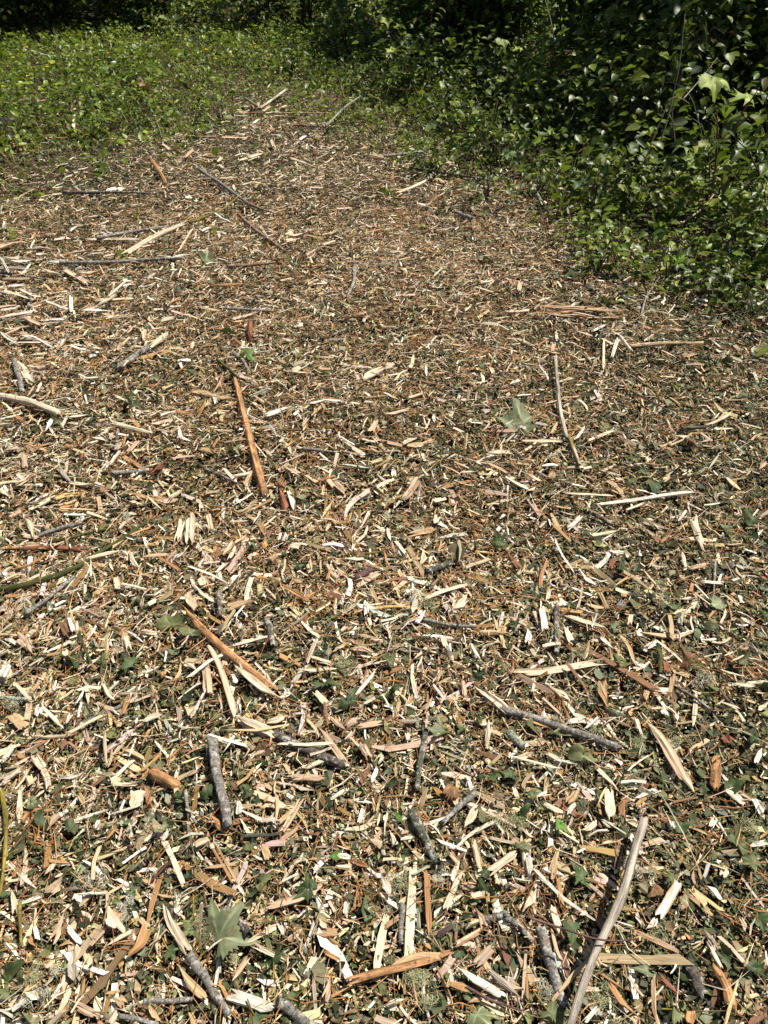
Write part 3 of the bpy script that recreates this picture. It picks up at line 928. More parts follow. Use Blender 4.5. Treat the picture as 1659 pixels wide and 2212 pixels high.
for a in [([(445, 600), (480, 660), (525, 720)], 48, 'c'), ([(200, 555), (285, 475)], 42, 'p'), ([(560, 830), (610, 760), (640, 680)], 50, 'o'), ([(680, 660), (670, 820)], 24, 'c'),
          ([(750, 860), (900, 1010)], 40, 't'), ([(1345, 715), (1480, 710)], 46, 't'), ([(1145, 600), (1270, 570), (1400, 510)], 40, 'p'), ([(1220, 280), (1265, 200), (1310, 120)], 26, 'p'),
          ([(1200, 240), (1280, 170)], 20, 't'), ([(1245, 40), (1330, 42), (1420, 48)], 32, 'p'), ([(470, 70), (600, 75)], 16, 'c'), ([(180, 0), (205, 45), (210, 90)], 27, 'c'),
          ([(0, 60), (100, 0)], 32, 'c'), ([(190, 270), (270, 175)], 30, 'p'), ([(425, 215), (420, 280)], 24, 'w'), ([(285, 680), (350, 760)], 22, 'w'),
          ([(220, 760), (260, 690), (300, 610)], 34, 'p'), ([(60, 520), (65, 640)], 26, 'c'), ([(305, 830), (325, 930)], 46, 's'), ([(110, 940), (170, 995)], 42, 'c'),
          ([(1350, 880), (1360, 980), (1365, 1100)], 18, 's'), ([(1050, 755), (1130, 720), (1210, 675)], 22, 'c'), ([(1080, 755), (1240, 835)], 24, 'c'), ([(1080, 810), (1000, 920)], 28, 'p'),
          ([(895, 600), (950, 640)], 27, 'w'), ([(900, 310), (950, 400), (1010, 500)], 14, 'o'), ([(925, 310), (980, 420), (1030, 500)], 12, 't'), ([(860, 430), (950, 425), (1035, 410)], 15, 't'),
          ([(1395, 372), (1520, 385)], 28, 'w'), ([(1520, 385), (1590, 440)], 32, 'b'), ([(1570, 170), (1550, 240)], 22, 'w'), ([(200, 470), (240, 400)], 26, 'c'),
          ([(410, 980), (440, 1106)], 30, 'c'), ([(475, 1106), (515, 1045)], 24, 'c'), ([(300, 1010), (440, 1080)], 34, 'p'), ([(640, 1020), (690, 1106)], 24, 't'),
          ([(500, 980), (540, 1030)], 34, 't'), ([(1040, 140), (1030, 200)], 26, 'w'), ([(910, 320), (940, 350)], 42, 'c'), ([(840, 330), (920, 300)], 30, 'p'),
          ([(1180, 210), (1185, 265)], 18, 'w'), ([(640, 690), (600, 650)], 26, 'p'), ([(750, 600), (790, 640)], 28, 'w'), ([(1400, 1010), (1440, 900)], 34, 'p'),
          ([(1140, 330), (1160, 400)], 30, 't'), ([(1370, 650), (1420, 700)], 24, 'c'), ([(1490, 650), (1500, 570)], 22, 'w'), ([(340, 540), (330, 580)], 40, 'w'),
          ([(460, 760), (580, 700)], 26, 'c'), ([(1200, 660), (1240, 740)], 20, 'w'), ([(1390, 790), (1470, 830)], 22, 'o'), ([(230, 840), (200, 870)], 34, 'p'),
          ([(150, 780), (120, 720)], 24, 'o'), ([(90, 240), (150, 150)], 20, 'o'), ([(340, 110), (380, 180)], 20, 't'), ([(1600, 300), (1650, 340)], 30, 'p')]:
    add('S', 7, *a)
add('L', 7, [(620, 1010), (720, 1008), (830, 1000)], 26, 'g')
add('L', 7, [(510, 1068), (600, 1085), (680, 1110)], 22, 'g')
add('N', 7, [(1060, 290), (1140, 288), (1220, 285)], 24, 'k', 'short dark greenish stick lying level with a pale chip across it')
add('L', 7, [(980, 610), (1030, 660), (1080, 712)], 46, 'd')
add('T', 7, [(800, 90), (805, 140), (815, 190), (850, 240)], 17, 'g', 'curved grey twig left of the upright grey lichen-blotched stick')
add('T', 7, [(810, 250), (825, 320), (770, 380)], 17, 'd', 'hooked dark twig below the curved grey twig')
add('T', 7, [(740, 400), (650, 490)], 14, 'u')
add('N', 7, [(5, 100), (22, 200), (25, 300), (15, 450), (-5, 560)], 26, 'y', 'yellow olive shoot along the left edge of the picture')
add('T', 7, [(85, 580), (85, 680), (95, 770)], 17, 'y')
add('T', 7, [(95, 250), (130, 330), (200, 360)], 15, 'n')
add('B', 7, [(640, 15), (720, 50), (795, 95)], 58, 'o', 'curled orange brown bark piece above the curved grey twig', curl=0.35)
add('B', 7, [(905, 225), (960, 250), (1000, 285)], 40, 'o', 'small orange bark flap at the foot of the upright grey stick')
# eighth view: bottom right
add('W', 8, [(1125, 222), (1090, 330), (1030, 560), (920, 780), (860, 930), (800, 1120)], 46, 's', 'longest weathered whitish branch slanting up from the bottom edge', 'the long weathered branch', lift=0.085)
add('L', 8, [(115, 190), (150, 245), (180, 310), (232, 412)], 52, 'k', 'dark greenish grey branch piece with a mossy lower end', 'the dark mossy-ended branch')
add('S', 8, [(130, 340), (115, 600), (95, 950)], 46, 'c', 'long upright cream slab with grey bark along its left side', 'the long upright cream slab', lift=0.034)
add('L', 8, [(80, 590), (72, 670), (70, 755)], 32, 'g')
add('S', 8, [(182, 430), (190, 590), (197, 740)], 26, 'o', 'narrow orange splinter beside the long upright cream slab')
add('L', 8, [(670, 690), (720, 850), (775, 1025)], 56, 'g', 'grey lichened branch piece near the bottom, between cream chips', 'the grey branch left of the long weathered one')
add('L', 8, [(1308, 850), (1350, 910), (1382, 992)], 62, 'd', 'short thick dark grey branch stub in the lower right corner', 'the thick dark stub')
add('B', 8, [(1400, 830), (1450, 890), (1490, 970), (1500, 1090)], 58, 'o', 'frayed orange bark strip right of the thick dark stub', curl=0.3)
add('S', 8, [(300, 860), (420, 930), (540, 1005)], 32, 'w', 'pointed white splinter near the bottom edge')
add('T', 8, [(610, 640), (760, 690), (920, 745), (1020, 750), (1100, 740)], 11, 'u', 'thin purplish twig crossing the long weathered branch', lift=0.115)
add('T', 8, [(230, 860), (280, 960), (320, 1110)], 11, 'o')
add('T', 8, [(330, 930), (450, 1000), (600, 1050)], 15, 'u')
add('L', 8, [(530, 645), (590, 690), (640, 745)], 32, 'g')
add('L', 8, [(440, 660), (520, 630)], 36, 'g')
add('L', 8, [(390, 110), (320, 170), (250, 238)], 30, 'g', 'short grey stick above the dark mossy-ended branch\'s right')
add('B', 8, [(1440, -30), (1430, 50), (1418, 120)], 44, 'o', 'bundle-like frayed orange bark piece at the right')
for a in [([(300, 772), (370, 730), (440, 690)], 28, 'p'), ([(440, 870), (600, 990)], 28, 's'), ([(615, 760), (605, 900), (600, 1030)], 14, 'c'), ([(960, 910), (1030, 1020), (1120, 1110)], 30, 'o'),
          ([(880, 750), (935, 860)], 26, 't'), ([(715, 575), (740, 650), (770, 740)], 30, 'c'), ([(660, 515), (610, 635)], 42, 'c'), ([(770, 340), (740, 400), (720, 480)], 34, 't'),
          ([(750, 460), (770, 600)], 22, 'o'), ([(585, 352), (440, 460)], 34, 'c'), ([(385, 310), (420, 440)], 28, 'c'), ([(400, 170), (350, 262)], 36, 'c'),
          ([(340, 430), (260, 620)], 26, 'c'), ([(1280, 485), (1230, 570), (1180, 650)], 46, 'w'), ([(1180, 650), (1140, 705)], 24, 'w'), ([(1310, 540), (1430, 640)], 28, 't'),
          ([(1470, 85), (1560, 160)], 28, 'c'), ([(920, 0), (965, 45), (1010, 105)], 24, 'c'), ([(970, 90), (980, 235)], 42, 'c'), ([(780, 160), (855, 95)], 42, 't'),
          ([(680, 150), (790, 205)], 22, 'c'), ([(1070, 700), (1170, 745), (1275, 790)], 26, 'p'), ([(1400, 750), (1460, 870)], 15, 'c'), ([(1180, 890), (1270, 970)], 27, 'r'),
          ([(390, 860), (480, 760)], 42, 's'), ([(1580, 335), (1659, 320)], 24, 'w'), ([(920, 318), (1010, 325)], 24, 'c'), ([(620, 360), (640, 490)], 26, 'w'),
          ([(0, 450), (20, 560)], 40, 'w'), ([(0, 690), (70, 640)], 24, 't'), ([(400, 590), (440, 700)], 30, 'p'), ([(300, 130), (320, 170)], 32, 'c'),
          ([(1240, 225), (1250, 260)], 22, 'w'), ([(1410, 260), (1430, 215)], 26, 'w'), ([(1460, 470), (1490, 430)], 34, 'c'), ([(1540, 390), (1545, 440)], 20, 'w'),
          ([(1330, 430), (1340, 500)], 16, 'p'), ([(1400, 500), (1460, 570)], 26, 'w'), ([(1600, 130), (1640, 200)], 40, 'w'), ([(860, 1106), (925, 1030)], 20, 'w'),
          ([(840, 630), (880, 625)], 22, 'w'), ([(370, 555), (430, 540)], 22, 'c'), ([(280, 360), (330, 420)], 24, 'p'), ([(30, 260), (45, 340)], 20, 'c'),
          ([(490, 440), (500, 520)], 32, 'c'), ([(790, 200), (830, 140)], 20, 'w'), ([(560, 80), (575, 130)], 22, 'c'), ([(940, 240), (1000, 250)], 28, 'c'),
          ([(0, 860), (140, 810), (250, 815)], 30, 't'), ([(0, 1030), (90, 990)], 24, 'c'), ([(270, 930), (370, 955)], 34, 'o'), ([(360, 1000), (440, 990)], 30, 'p'),
          ([(760, 780), (800, 900)], 30, 'u'), ([(1330, 1030), (1320, 1106)], 44, 'o'), ([(1540, 640), (1570, 710)], 20, 'c'), ([(1390, 690), (1440, 790)], 30, 's'),
          ([(1080, 600), (1110, 690)], 24, 'w'), ([(1000, 440), (1030, 300)], 22, 'd'), ([(570, 340), (640, 300)], 20, 't')]:
    add('S', 8, *a)
# sixth view: middle right
add('L', 6, [(515, 850), (650, 890), (800, 940), (1015, 1012)], 44, 'g', 'long grey branch with ringed bark and a torn cream end', 'the long grey branch with ringed bark', split=[(365, 752), (450, 795), (545, 855)])
add('S', 6, [(540, 700), (700, 690), (860, 660), (980, 645)], 38, 'c', 'broad level cream splinter above the long grey ringed branch', 'the broad level cream splinter')
add('S', 6, [(1135, 895), (1200, 980), (1270, 1106), (1340, 1215)], 46, 'p', 'long brownish splinter with a pale edge right of the ringed branch', 'the long brownish splinter')
add('L', 6, [(180, 940), (165, 1020), (150, 1106), (140, 1200)], 36, 'k', 'dark greenish upright stick left of the long grey ringed branch')
for a in [([(1090, 890), (1110, 970)], 28, 'c'), ([(945, 720), (945, 840)], 42, 't'), ([(710, 740), (760, 780), (800, 825)], 50, 'c'), ([(680, 405), (690, 470), (700, 530)], 30, 'w'),
          ([(680, 578), (770, 565)], 22, 'c'), ([(780, 480), (810, 565)], 27, 'c'), ([(632, 500), (618, 578)], 26, 'w'), ([(925, 535), (1000, 595)], 19, 'w'),
          ([(250, 530), (270, 590)], 26, 'c'), ([(290, 445), (370, 358)], 32, 'c'), ([(150, 385), (260, 340), (370, 310)], 19, 'c'), ([(80, 355), (135, 325)], 18, 'w'),
          ([(510, 165), (600, 250)], 25, 'b'), ([(95, 100), (170, 85), (250, 70)], 28, 't'), ([(165, 230), (180, 165)], 27, 'c'), ([(675, 330), (680, 270), (712, 198)], 18, 'o'),
          ([(725, 90), (770, 190), (830, 270)], 13, 'w'), ([(780, 445), (870, 475), (960, 495)], 29, 'c'), ([(1330, 0), (1345, 70), (1390, 190)], 30, 'c'), ([(1305, 247), (1410, 225)], 19, 'p'),
          ([(1360, 300), (1480, 310)], 18, 'w'), ([(965, 170), (1040, 175)], 19, 'w'), ([(1350, 770), (1345, 850), (1335, 930)], 20, 'c'), ([(865, 940), (930, 880)], 11, 'w'),
          ([(460, 895), (440, 1015)], 22, 'c'), ([(540, 1082), (650, 1040)], 25, 'c'), ([(690, 1035), (770, 1080)], 25, 'c'), ([(30, 905), (165, 905)], 21, 's'),
          ([(160, 870), (220, 800)], 26, 'p'), ([(790, 80), (860, 10)], 20, 'w'), ([(1110, 35), (1240, 85)], 26, 's'), ([(410, 520), (530, 520)], 24, 't'),
          ([(500, 500), (515, 430)], 18, 'w'), ([(540, 450), (620, 490)], 18, 'p'), ([(220, 50), (235, 15)], 24, 'c'), ([(15, 60), (25, 130)], 14, 'w'),
          ([(1290, 165), (1300, 240)], 16, 'c'), ([(1100, 500), (1105, 540)], 24, 'w'), ([(1020, 530), (1060, 580), (1090, 680)], 16, 't'), ([(1120, 590), (1190, 560)], 24, 'w'),
          ([(930, 340), (970, 430)], 20, 't'), ([(1250, 700), (1235, 810)], 20, 't'), ([(1510, 745), (1610, 755)], 18, 'c'), ([(1200, 840), (1220, 890)], 26, 'w'),
          ([(1600, 1090), (1635, 1020)], 24, 'w'), ([(1255, 870), (1275, 900)], 22, 'w'), ([(1140, 760), (1120, 830)], 24, 't'), ([(640, 780), (655, 720)], 14, 'w'),
          ([(220, 740), (250, 680)], 24, 'p'), ([(340, 720), (350, 800)], 18, 'p'), ([(100, 950), (105, 990)], 20, 'w'), ([(370, 560), (420, 650)], 15, 'w'),
          ([(1160, 100), (1195, 130)], 24, 'b'), ([(1000, 190), (970, 250)], 24, 'r'), ([(1070, 440), (1060, 490)], 18, 'c'), ([(700, 390), (720, 335)], 18, 'c'),
          ([(1470, 970), (1500, 1000)], 44, 'r'), ([(1440, 1040), (1430, 1090)], 40, 'o'), ([(1215, 640), (1220, 690)], 26, 'r'), ([(900, 10), (960, 40)], 15, 'd')]:
    add('S', 6, *a)
add('L', 6, [(745, 412), (745, 500), (745, 612)], 30, 'd', 'short dark grey stick upright between white chips above the broad splinter')
add('L', 6, [(270, 585), (290, 648)], 26, 'd')
add('L', 6, [(170, 465), (280, 490), (400, 495)], 19, 'g')
add('L', 6, [(190, 252), (290, 220)], 32, 'k')
add('L', 6, [(540, 950), (600, 1012)], 37, 'l', 'stubby whitish lichen-covered stick below the long ringed branch')
add('T', 6, [(1430, 215), (1425, 360)], 11, 'g')
add('T', 6, [(1270, 760), (1340, 800), (1420, 860)], 17, 'd')
add('N', 6, [(1190, 600), (1195, 700)], 27, 'n')
add('L', 6, [(905, 0), (985, 55)], 19, 'd')
add('T', 6, [(500, 0), (700, 0)], 6, 'o')
# third view: upper middle left
add('B', 3, [(1012, 525), (1035, 610), (1080, 790), (1120, 960), (1150, 1045)], 34, 'o', 'long straight orange brown stick pointing up the picture left of centre', 'the long straight orange stick', curl=0.24, lift=0.043)
add('S', 3, [(815, 578), (920, 600), (1025, 628)], 26, 't', 'tan splinter touching the upper end of the long straight orange stick')
add('W', 3, [(0, 605), (130, 630), (255, 682)], 32, 'c', 'cream branch at the left edge, above the middle of the picture', 'the cream branch at the left edge')
add('L', 3, [(62, 450), (80, 520), (100, 590)], 26, 'g')
add('L', 3, [(640, 392), (570, 440), (510, 482)], 32, 'g', 'grey stick with a split cream upper end in the upper left', 'the grey stick with split cream end', split=[(735, 328), (690, 360), (635, 398)])
add('L', 3, [(480, 940), (560, 935), (640, 925)], 26, 'g', 'grey bark stick lying level with a red brown tip')
add('B', 3, [(630, 945), (690, 915), (745, 880)], 30, 'r')
add('L', 3, [(500, 842), (510, 738)], 20, 'd')
add('L', 3, [(260, 30), (450, 30), (640, 15), (790, 8)], 19, 'g', 'long straight grey stick lying level in the upper left', 'the long level grey stick')
add('T', 3, [(0, 70), (90, 82), (190, 100)], 15, 'g')
add('L', 3, [(125, 150), (125, 225)], 22, 'd')
add('T', 3, [(980, 46), (1080, 40), (1190, 28)], 18, 'b')
add('B', 3, [(900, 130), (980, 125), (1060, 120)], 17, 'o')
add('L', 3, [(975, 225), (1180, 238)], 16, 'g')
add('B', 3, [(1085, 268), (1075, 382)], 24, 'r', 'short red brown bark strip above the long straight orange stick')
add('T', 3, [(1535, 40), (1530, 110), (1500, 180)], 18, 'g')
add('N', 3, [(940, 450), (990, 490), (1035, 528)], 17, 'n')
add('T', 3, [(1010, 420), (1050, 450), (1080, 510)], 17, 'g')
add('T', 3, [(885, 920), (960, 950), (1030, 985)], 15, 'd')
add('T', 3, [(1310, 830), (1430, 845)], 17, 'g')
add('B', 3, [(1200, 1008), (1225, 1060), (1240, 1120)], 34, 'r', 'dark red brown bark curl below the long straight orange stick', curl=0.4)
add('T', 3, [(690, 560), (740, 500), (780, 450)], 9, 'd')
for a in [([(65, 430), (140, 555)], 36, 'c'), ([(325, 530), (440, 525)], 21, 'w'), ([(465, 912), (520, 838)], 22, 'w'), ([(465, 715), (560, 740), (665, 767)], 23, 'c'),
          ([(245, 905), (300, 975)], 22, 's'), ([(255, 970), (340, 985), (425, 992)], 24, 'c'), ([(270, 55), (400, 130)], 29, 'c'), ([(125, 225), (122, 290)], 22, 'c'),
          ([(1250, 655), (1140, 690)], 22, 'w'), ([(1659, 480), (1610, 505), (1555, 535)], 42, 'c'), ([(400, 192), (585, 185)], 22, 'c'), ([(305, 168), (310, 242)], 16, 'w'),
          ([(1245, 1010), (1280, 1106)], 24, 'w'), ([(1440, 975), (1500, 1030)], 29, 'p'), ([(850, 220), (950, 240)], 17, 'p'), ([(720, 210), (785, 175)], 16, 'p'),
          ([(1200, 752), (1350, 750)], 13, 'b'), ([(1265, 500), (1300, 478)], 28, 'c'), ([(100, 850), (110, 920)], 24, 'p'), ([(550, 850), (600, 795)], 20, 'p'),
          ([(200, 760), (225, 700)], 16, 'w'), ([(265, 745), (290, 690)], 18, 'w'), ([(280, 695), (380, 690)], 18, 'w'), ([(690, 690), (740, 670)], 20, 'w'),
          ([(770, 740), (785, 795)], 18, 'w'), ([(920, 590), (935, 640)], 15, 'w'), ([(560, 960), (600, 930)], 20, 'w'), ([(670, 1000), (680, 1060)], 26, 'w'),
          ([(0, 1000), (30, 1050)], 34, 'c'), ([(30, 320), (180, 295), (270, 285)], 17, 'p'), ([(0, 345), (90, 310)], 15, 'p'), ([(160, 590), (180, 545)], 22, 'w'),
          ([(260, 400), (280, 355)], 16, 'w'), ([(390, 440), (430, 410)], 30, 'w'), ([(490, 270), (590, 255)], 15, 'c'), ([(690, 280), (760, 262)], 18, 'c'),
          ([(620, 370), (625, 310)], 22, 'c'), ([(910, 370), (950, 340)], 17, 'c'), ([(480, 600), (590, 640)], 18, 'c'), ([(1600, 760), (1635, 700)], 26, 'p'),
          ([(1300, 740), (1330, 700)], 22, 'p'), ([(960, 910), (1030, 985)], 14, 'w'), ([(860, 830), (930, 850)], 24, 't'), ([(1220, 900), (1300, 950)], 28, 'p'),
          ([(1340, 690), (1400, 640)], 18, 't'), ([(1200, 960), (1230, 1000)], 26, 'b'), ([(720, 1050), (790, 1010)], 22, 'c'), ([(560, 1060), (610, 1080)], 28, 'c'),
          ([(60, 690), (110, 710)], 20, 'o'), ([(20, 840), (90, 830)], 24, 'c'), ([(390, 780), (480, 800)], 22, 'c'), ([(600, 920), (700, 890)], 15, 'c')]:
    add('S', 3, *a)
# fourth view: upper middle right
add('W', 4, [(738, 435), (750, 560), (765, 690), (790, 785)], 17, 's', 'thin pale upright stick with a splintered yellowish foot, right of centre', 'the thin pale upright stick', lift=0.05)
add('W', 4, [(792, 780), (815, 830), (842, 905)], 26, 'y', 'yellowish splintered foot piece below the thin pale upright stick')
add('S', 4, [(890, 1080), (1080, 1055), (1200, 1035), (1360, 1015)], 24, 'w', 'long level whitish splinter right of centre', 'the long level whitish splinter')
add('W', 4, [(1060, 390), (1200, 380), (1380, 378)], 20, 't', 'long level tan stick at the end of the chip spread', 'the long level tan stick')
add('S', 4, [(1015, 345), (985, 438)], 15, 'w', lift=0.05)
add('W', 4, [(1020, 350), (1070, 412)], 17, 'w', lift=0.055)
add('S', 4, [(950, 360), (948, 490)], 11, 'c')
for a in [([(590, 797), (690, 798), (780, 800)], 15, 'c'), ([(870, 802), (1000, 750)], 19, 'c'), ([(870, 735), (820, 805)], 13, 'w'), ([(770, 1025), (1000, 1035)], 13, 'c'),
          ([(525, 245), (630, 235)], 17, 'c'), ([(700, 405), (765, 425)], 17, 'c'), ([(1380, 735), (1440, 715), (1510, 672)], 17, 'c'), ([(580, 360), (650, 390)], 16, 'c'),
          ([(1100, 302), (1170, 318)], 14, 'o'), ([(85, 1062), (120, 1010), (150, 955)], 40, 'p'), ([(440, 890), (540, 940)], 20, 'p'), ([(590, 930), (690, 980)], 19, 'c'),
          ([(100, 615), (180, 590)], 17, 'c'), ([(0, 690), (120, 660)], 19, 'c'), ([(690, 235), (800, 245), (890, 265)], 10, 'o'), ([(700, 250), (860, 255)], 9, 'c'),
          ([(770, 215), (900, 230), (980, 232)], 12, 'c'), ([(800, 225), (830, 200)], 16, 'w'), ([(690, 220), (760, 190)], 10, 't'), ([(860, 415), (910, 470)], 12, 'c'),
          ([(900, 325), (960, 295)], 13, 'w'), ([(820, 320), (910, 350)], 15, 'p'), ([(445, 845), (550, 850)], 24, 'c'), ([(330, 625), (380, 618)], 22, 'c'),
          ([(540, 550), (590, 535)], 16, 'w'), ([(670, 580), (690, 575)], 18, 'w'), ([(1290, 440), (1350, 420)], 15, 't'), ([(0, 480), (45, 470)], 30, 'c'),
          ([(40, 955), (45, 910)], 20, 'w'), ([(80, 810), (140, 780)], 20, 'c'), ([(220, 720), (210, 680)], 14, 'w'), ([(590, 110), (580, 155)], 22, 'c'),
          ([(350, 390), (280, 380)], 13, 'p'), ([(1610, 920), (1659, 890)], 20, 'p'), ([(1470, 860), (1540, 910)], 12, 'c'), ([(1000, 960), (1040, 970)], 14, 'c'),
          ([(620, 1020), (660, 1000)], 16, 'c'), ([(1040, 1100), (1130, 1065)], 14, 'c'), ([(860, 920), (900, 910)], 14, 'w'), ([(720, 960), (735, 930)], 24, 't')]:
    add('S', 4, *a)
add('N', 4, [(1285, 745), (1380, 740)], 23, 'k')
add('T', 4, [(1060, 580), (1140, 620), (1230, 668)], 9, 'u', 'thin dark twig lying in the shredded leaves at the right')
add('L', 4, [(1305, 790), (1360, 822)], 28, 'b')
add('T', 4, [(1430, -10), (1500, 35), (1560, 80), (1640, 150)], 9, 'r', 'thin red twig slanting across the plants at the right edge', lift=0.10)
add('W', 4, [(1250, 98), (1340, 62), (1425, 48)], 13, 'l', 'whitish bare branch under the plants at the right edge', lift=0.05)
add('T', 4, [(1110, 260), (1130, 180), (1190, 90)], 9, 'g')
add('T', 4, [(1310, 148), (1490, 142)], 7, 't', lift=0.06)
add('T', 4, [(480, 440), (490, 370)], 10, 'g')
add('T', 4, [(560, 690), (520, 640), (470, 570)], 6, 'y')
# first and second views: the far end
add('L', 1, [(862, 733), (950, 790), (1070, 878)], 19, 'g', 'straight grey stick slanting down in the upper left chips', 'the slanting grey stick in the upper left')
add('T', 1, [(1070, 878), (1120, 900), (1170, 915)], 14, 'b')
add('S', 1, [(525, 1104), (680, 1012), (810, 958)], 22, 'c', 'long cream splinter forked with a grey bark piece, upper left', 'the long forked cream splinter')
add('L', 1, [(420, 1028), (570, 1000), (730, 978)], 17, 'g', 'grey bark stick crossing the long forked cream splinter')
add('S', 1, [(362, 1036), (480, 1032), (610, 1034)], 15, 'c')
add('T', 1, [(820, 962), (960, 910), (1030, 848)], 11, 'y', 'thin yellow twig at the tip of the long forked splinter')
add('T', 1, [(270, 830), (420, 832), (560, 830), (660, 836)], 15, 'd', 'long level grey brown stick near the green left border')
add('S', 1, [(835, 983), (770, 1088)], 13, 'c')
add('L', 1, [(1030, 925), (1100, 990), (1230, 1085)], 17, 'b', 'brown stick slanting below the slanting grey stick')
for a in [([(940, 592), (1070, 596)], 14, 'c'), ([(855, 592), (950, 590)], 11, 's'), ([(1030, 695), (1140, 660)], 13, 'c'), ([(650, 680), (690, 740), (722, 795)], 13, 'o'),
          ([(0, 590), (100, 655)], 18, 'o'), ([(790, 690), (840, 640)], 13, 'p'), ([(700, 620), (740, 650)], 11, 'c'), ([(715, 800), (780, 790)], 22, 'c'),
          ([(940, 770), (1030, 765)], 13, 'c'), ([(1290, 605), (1320, 585)], 14, 'w'), ([(1250, 680), (1330, 710)], 12, 'c'), ([(1390, 1060), (1450, 1040)], 18, 'c'),
          ([(1150, 980), (1200, 1020)], 16, 'p'), ([(380, 940), (430, 930)], 14, 'p'), ([(300, 1000), (330, 975)], 15, 'w'), ([(940, 700), (960, 680)], 20, 'c'),
          ([(1170, 600), (1185, 640)], 14, 'c'), ([(470, 600), (560, 605)], 13, 'p'), ([(1360, 690), (1420, 660)], 12, 's'), ([(20, 1055), (110, 1045)], 20, 'p')]:
    add('S', 1, *a)
add('S', 1, [(315, 565), (330, 425)], 16, 'w', 'pale upright stub standing in the green plants, far left', 'the pale upright stub', lift=0.06)
add('B', 1, [(288, 560), (320, 425)], 13, 'b', 'dark brown slat of bark standing beside the pale upright stub', lift=0.06)
add('L', 1, [(140, 228), (210, 245), (285, 256)], 22, 'l', 'pale fallen log in the green plants at the far left', 'the pale fallen log', lift=0.08)
add('L', 1, [(1060, 425), (1108, 458)], 13, 'g', lift=0.07)
add('W', 1, [(1120, 470), (1180, 430), (1235, 388)], 15, 's', 'pale stick poking up from the far chip heap', 'the far chip heap', lift=0.07)
add('T', 1, [(1408, 545), (1480, 470), (1582, 398)], 11, 'g', 'grey purple stick leaning up against the thicket', 'the leaning grey purple stick', lift=0.09)
add('T', 1, [(1270, 540), (1350, 545), (1450, 552)], 11, 'b')
add('T', 1, [(1180, 490), (1420, 488)], 7, 't')
add('T', 1, [(605, 870), (608, 740)], 5, 'n')
add('S', 2, [(45, 836), (120, 810), (192, 774)], 15, 'c', 'cream splinter alone near the far right end of the chips', 'the cream splinter near the far end')
add('L', 2, [(0, 675), (90, 665), (195, 645)], 14, 'g')
add('L', 2, [(110, 725), (260, 745), (470, 780)], 16, 'd', 'dark grey stick along the far right border of the chips')
add('L', 2, [(305, 915), (380, 942)], 18, 'g')
add('L', 2, [(640, 800), (685, 882)], 17, 'g')
add('T', 2, [(1200, 750), (1360, 745), (1520, 735)], 8, 't', 'thin tan twig lying level across the plants at the right', lift=0.16)
add('T', 2, [(1280, 970), (1380, 900), (1470, 780)], 8, 't', 'thin tan twig slanting through the plants at the right', lift=0.12)
add('S', 2, [(1190, 920), (1230, 870), (1272, 820)], 13, 's', lift=0.09)
add('S', 2, [(1255, 860), (1295, 902)], 18, 'o', 'orange chip caught in the plants at the right', lift=0.10)
add('S', 2, [(1110, 930), (1165, 935)], 16, 'c', lift=0.08)
add('S', 2, [(730, 808), (785, 822)], 17, 'c', lift=0.05)
add('S', 2, [(440, 850), (530, 892)], 13, 'p')


for k in range(16):
    a = rng.uniform(0, math.pi); l = rng.uniform(18, 60)
    cx, cy = 1165 + rng.normal(0, 45), 478 + rng.normal(0, 26)
    add('S', 1, [(cx - l * math.cos(a), cy - l * 0.22 * math.sin(a)), (cx + l * math.cos(a), cy + l * 0.22 * math.sin(a))], rng.uniform(7, 14), 'pcotcpbc'[k % 8], lift=rng.uniform(0.04, 0.10))
for k in range(14):
    a = rng.normal(0.12, 0.16); l = rng.uniform(40, 110)
    cx, cy = 820 + rng.normal(0, 70), 240 + rng.normal(0, 18)
    add('S', 4, [(cx - l * math.cos(a), cy - l * math.sin(a)), (cx + l * math.cos(a), cy + l * math.sin(a))], rng.uniform(6, 12), 'ocptocwt'[k % 8], lift=rng.uniform(0.03, 0.06))
for k in range(12):
    a = rng.uniform(0, math.pi); l = rng.uniform(16, 45)
    cx, cy = rng.uniform(20, 760), rng.uniform(330, 640)
    add('S', 1, [(cx - l * math.cos(a), cy - l * 0.22 * math.sin(a)), (cx + l * math.cos(a), cy + l * 0.22 * math.sin(a))], rng.uniform(7, 12), 'pctbocw'[k % 7], lift=rng.uniform(0.06, 0.11))


for k in range(44):      # bleached splinters heaped towards the left border
    a = rng.normal(0.1, 0.55); l = rng.uniform(28, 85)
    cx, cy = abs(rng.normal(0, 270)) + 10, rng.uniform(-60, 400)
    add('S', 3, [(cx - l * math.cos(a), cy - l * 0.5 * math.sin(a)), (cx + l * math.cos(a), cy + l * 0.5 * math.sin(a))], rng.uniform(11, 24), 'cwwpwcws'[k % 8], lift=rng.uniform(0.04, 0.07))


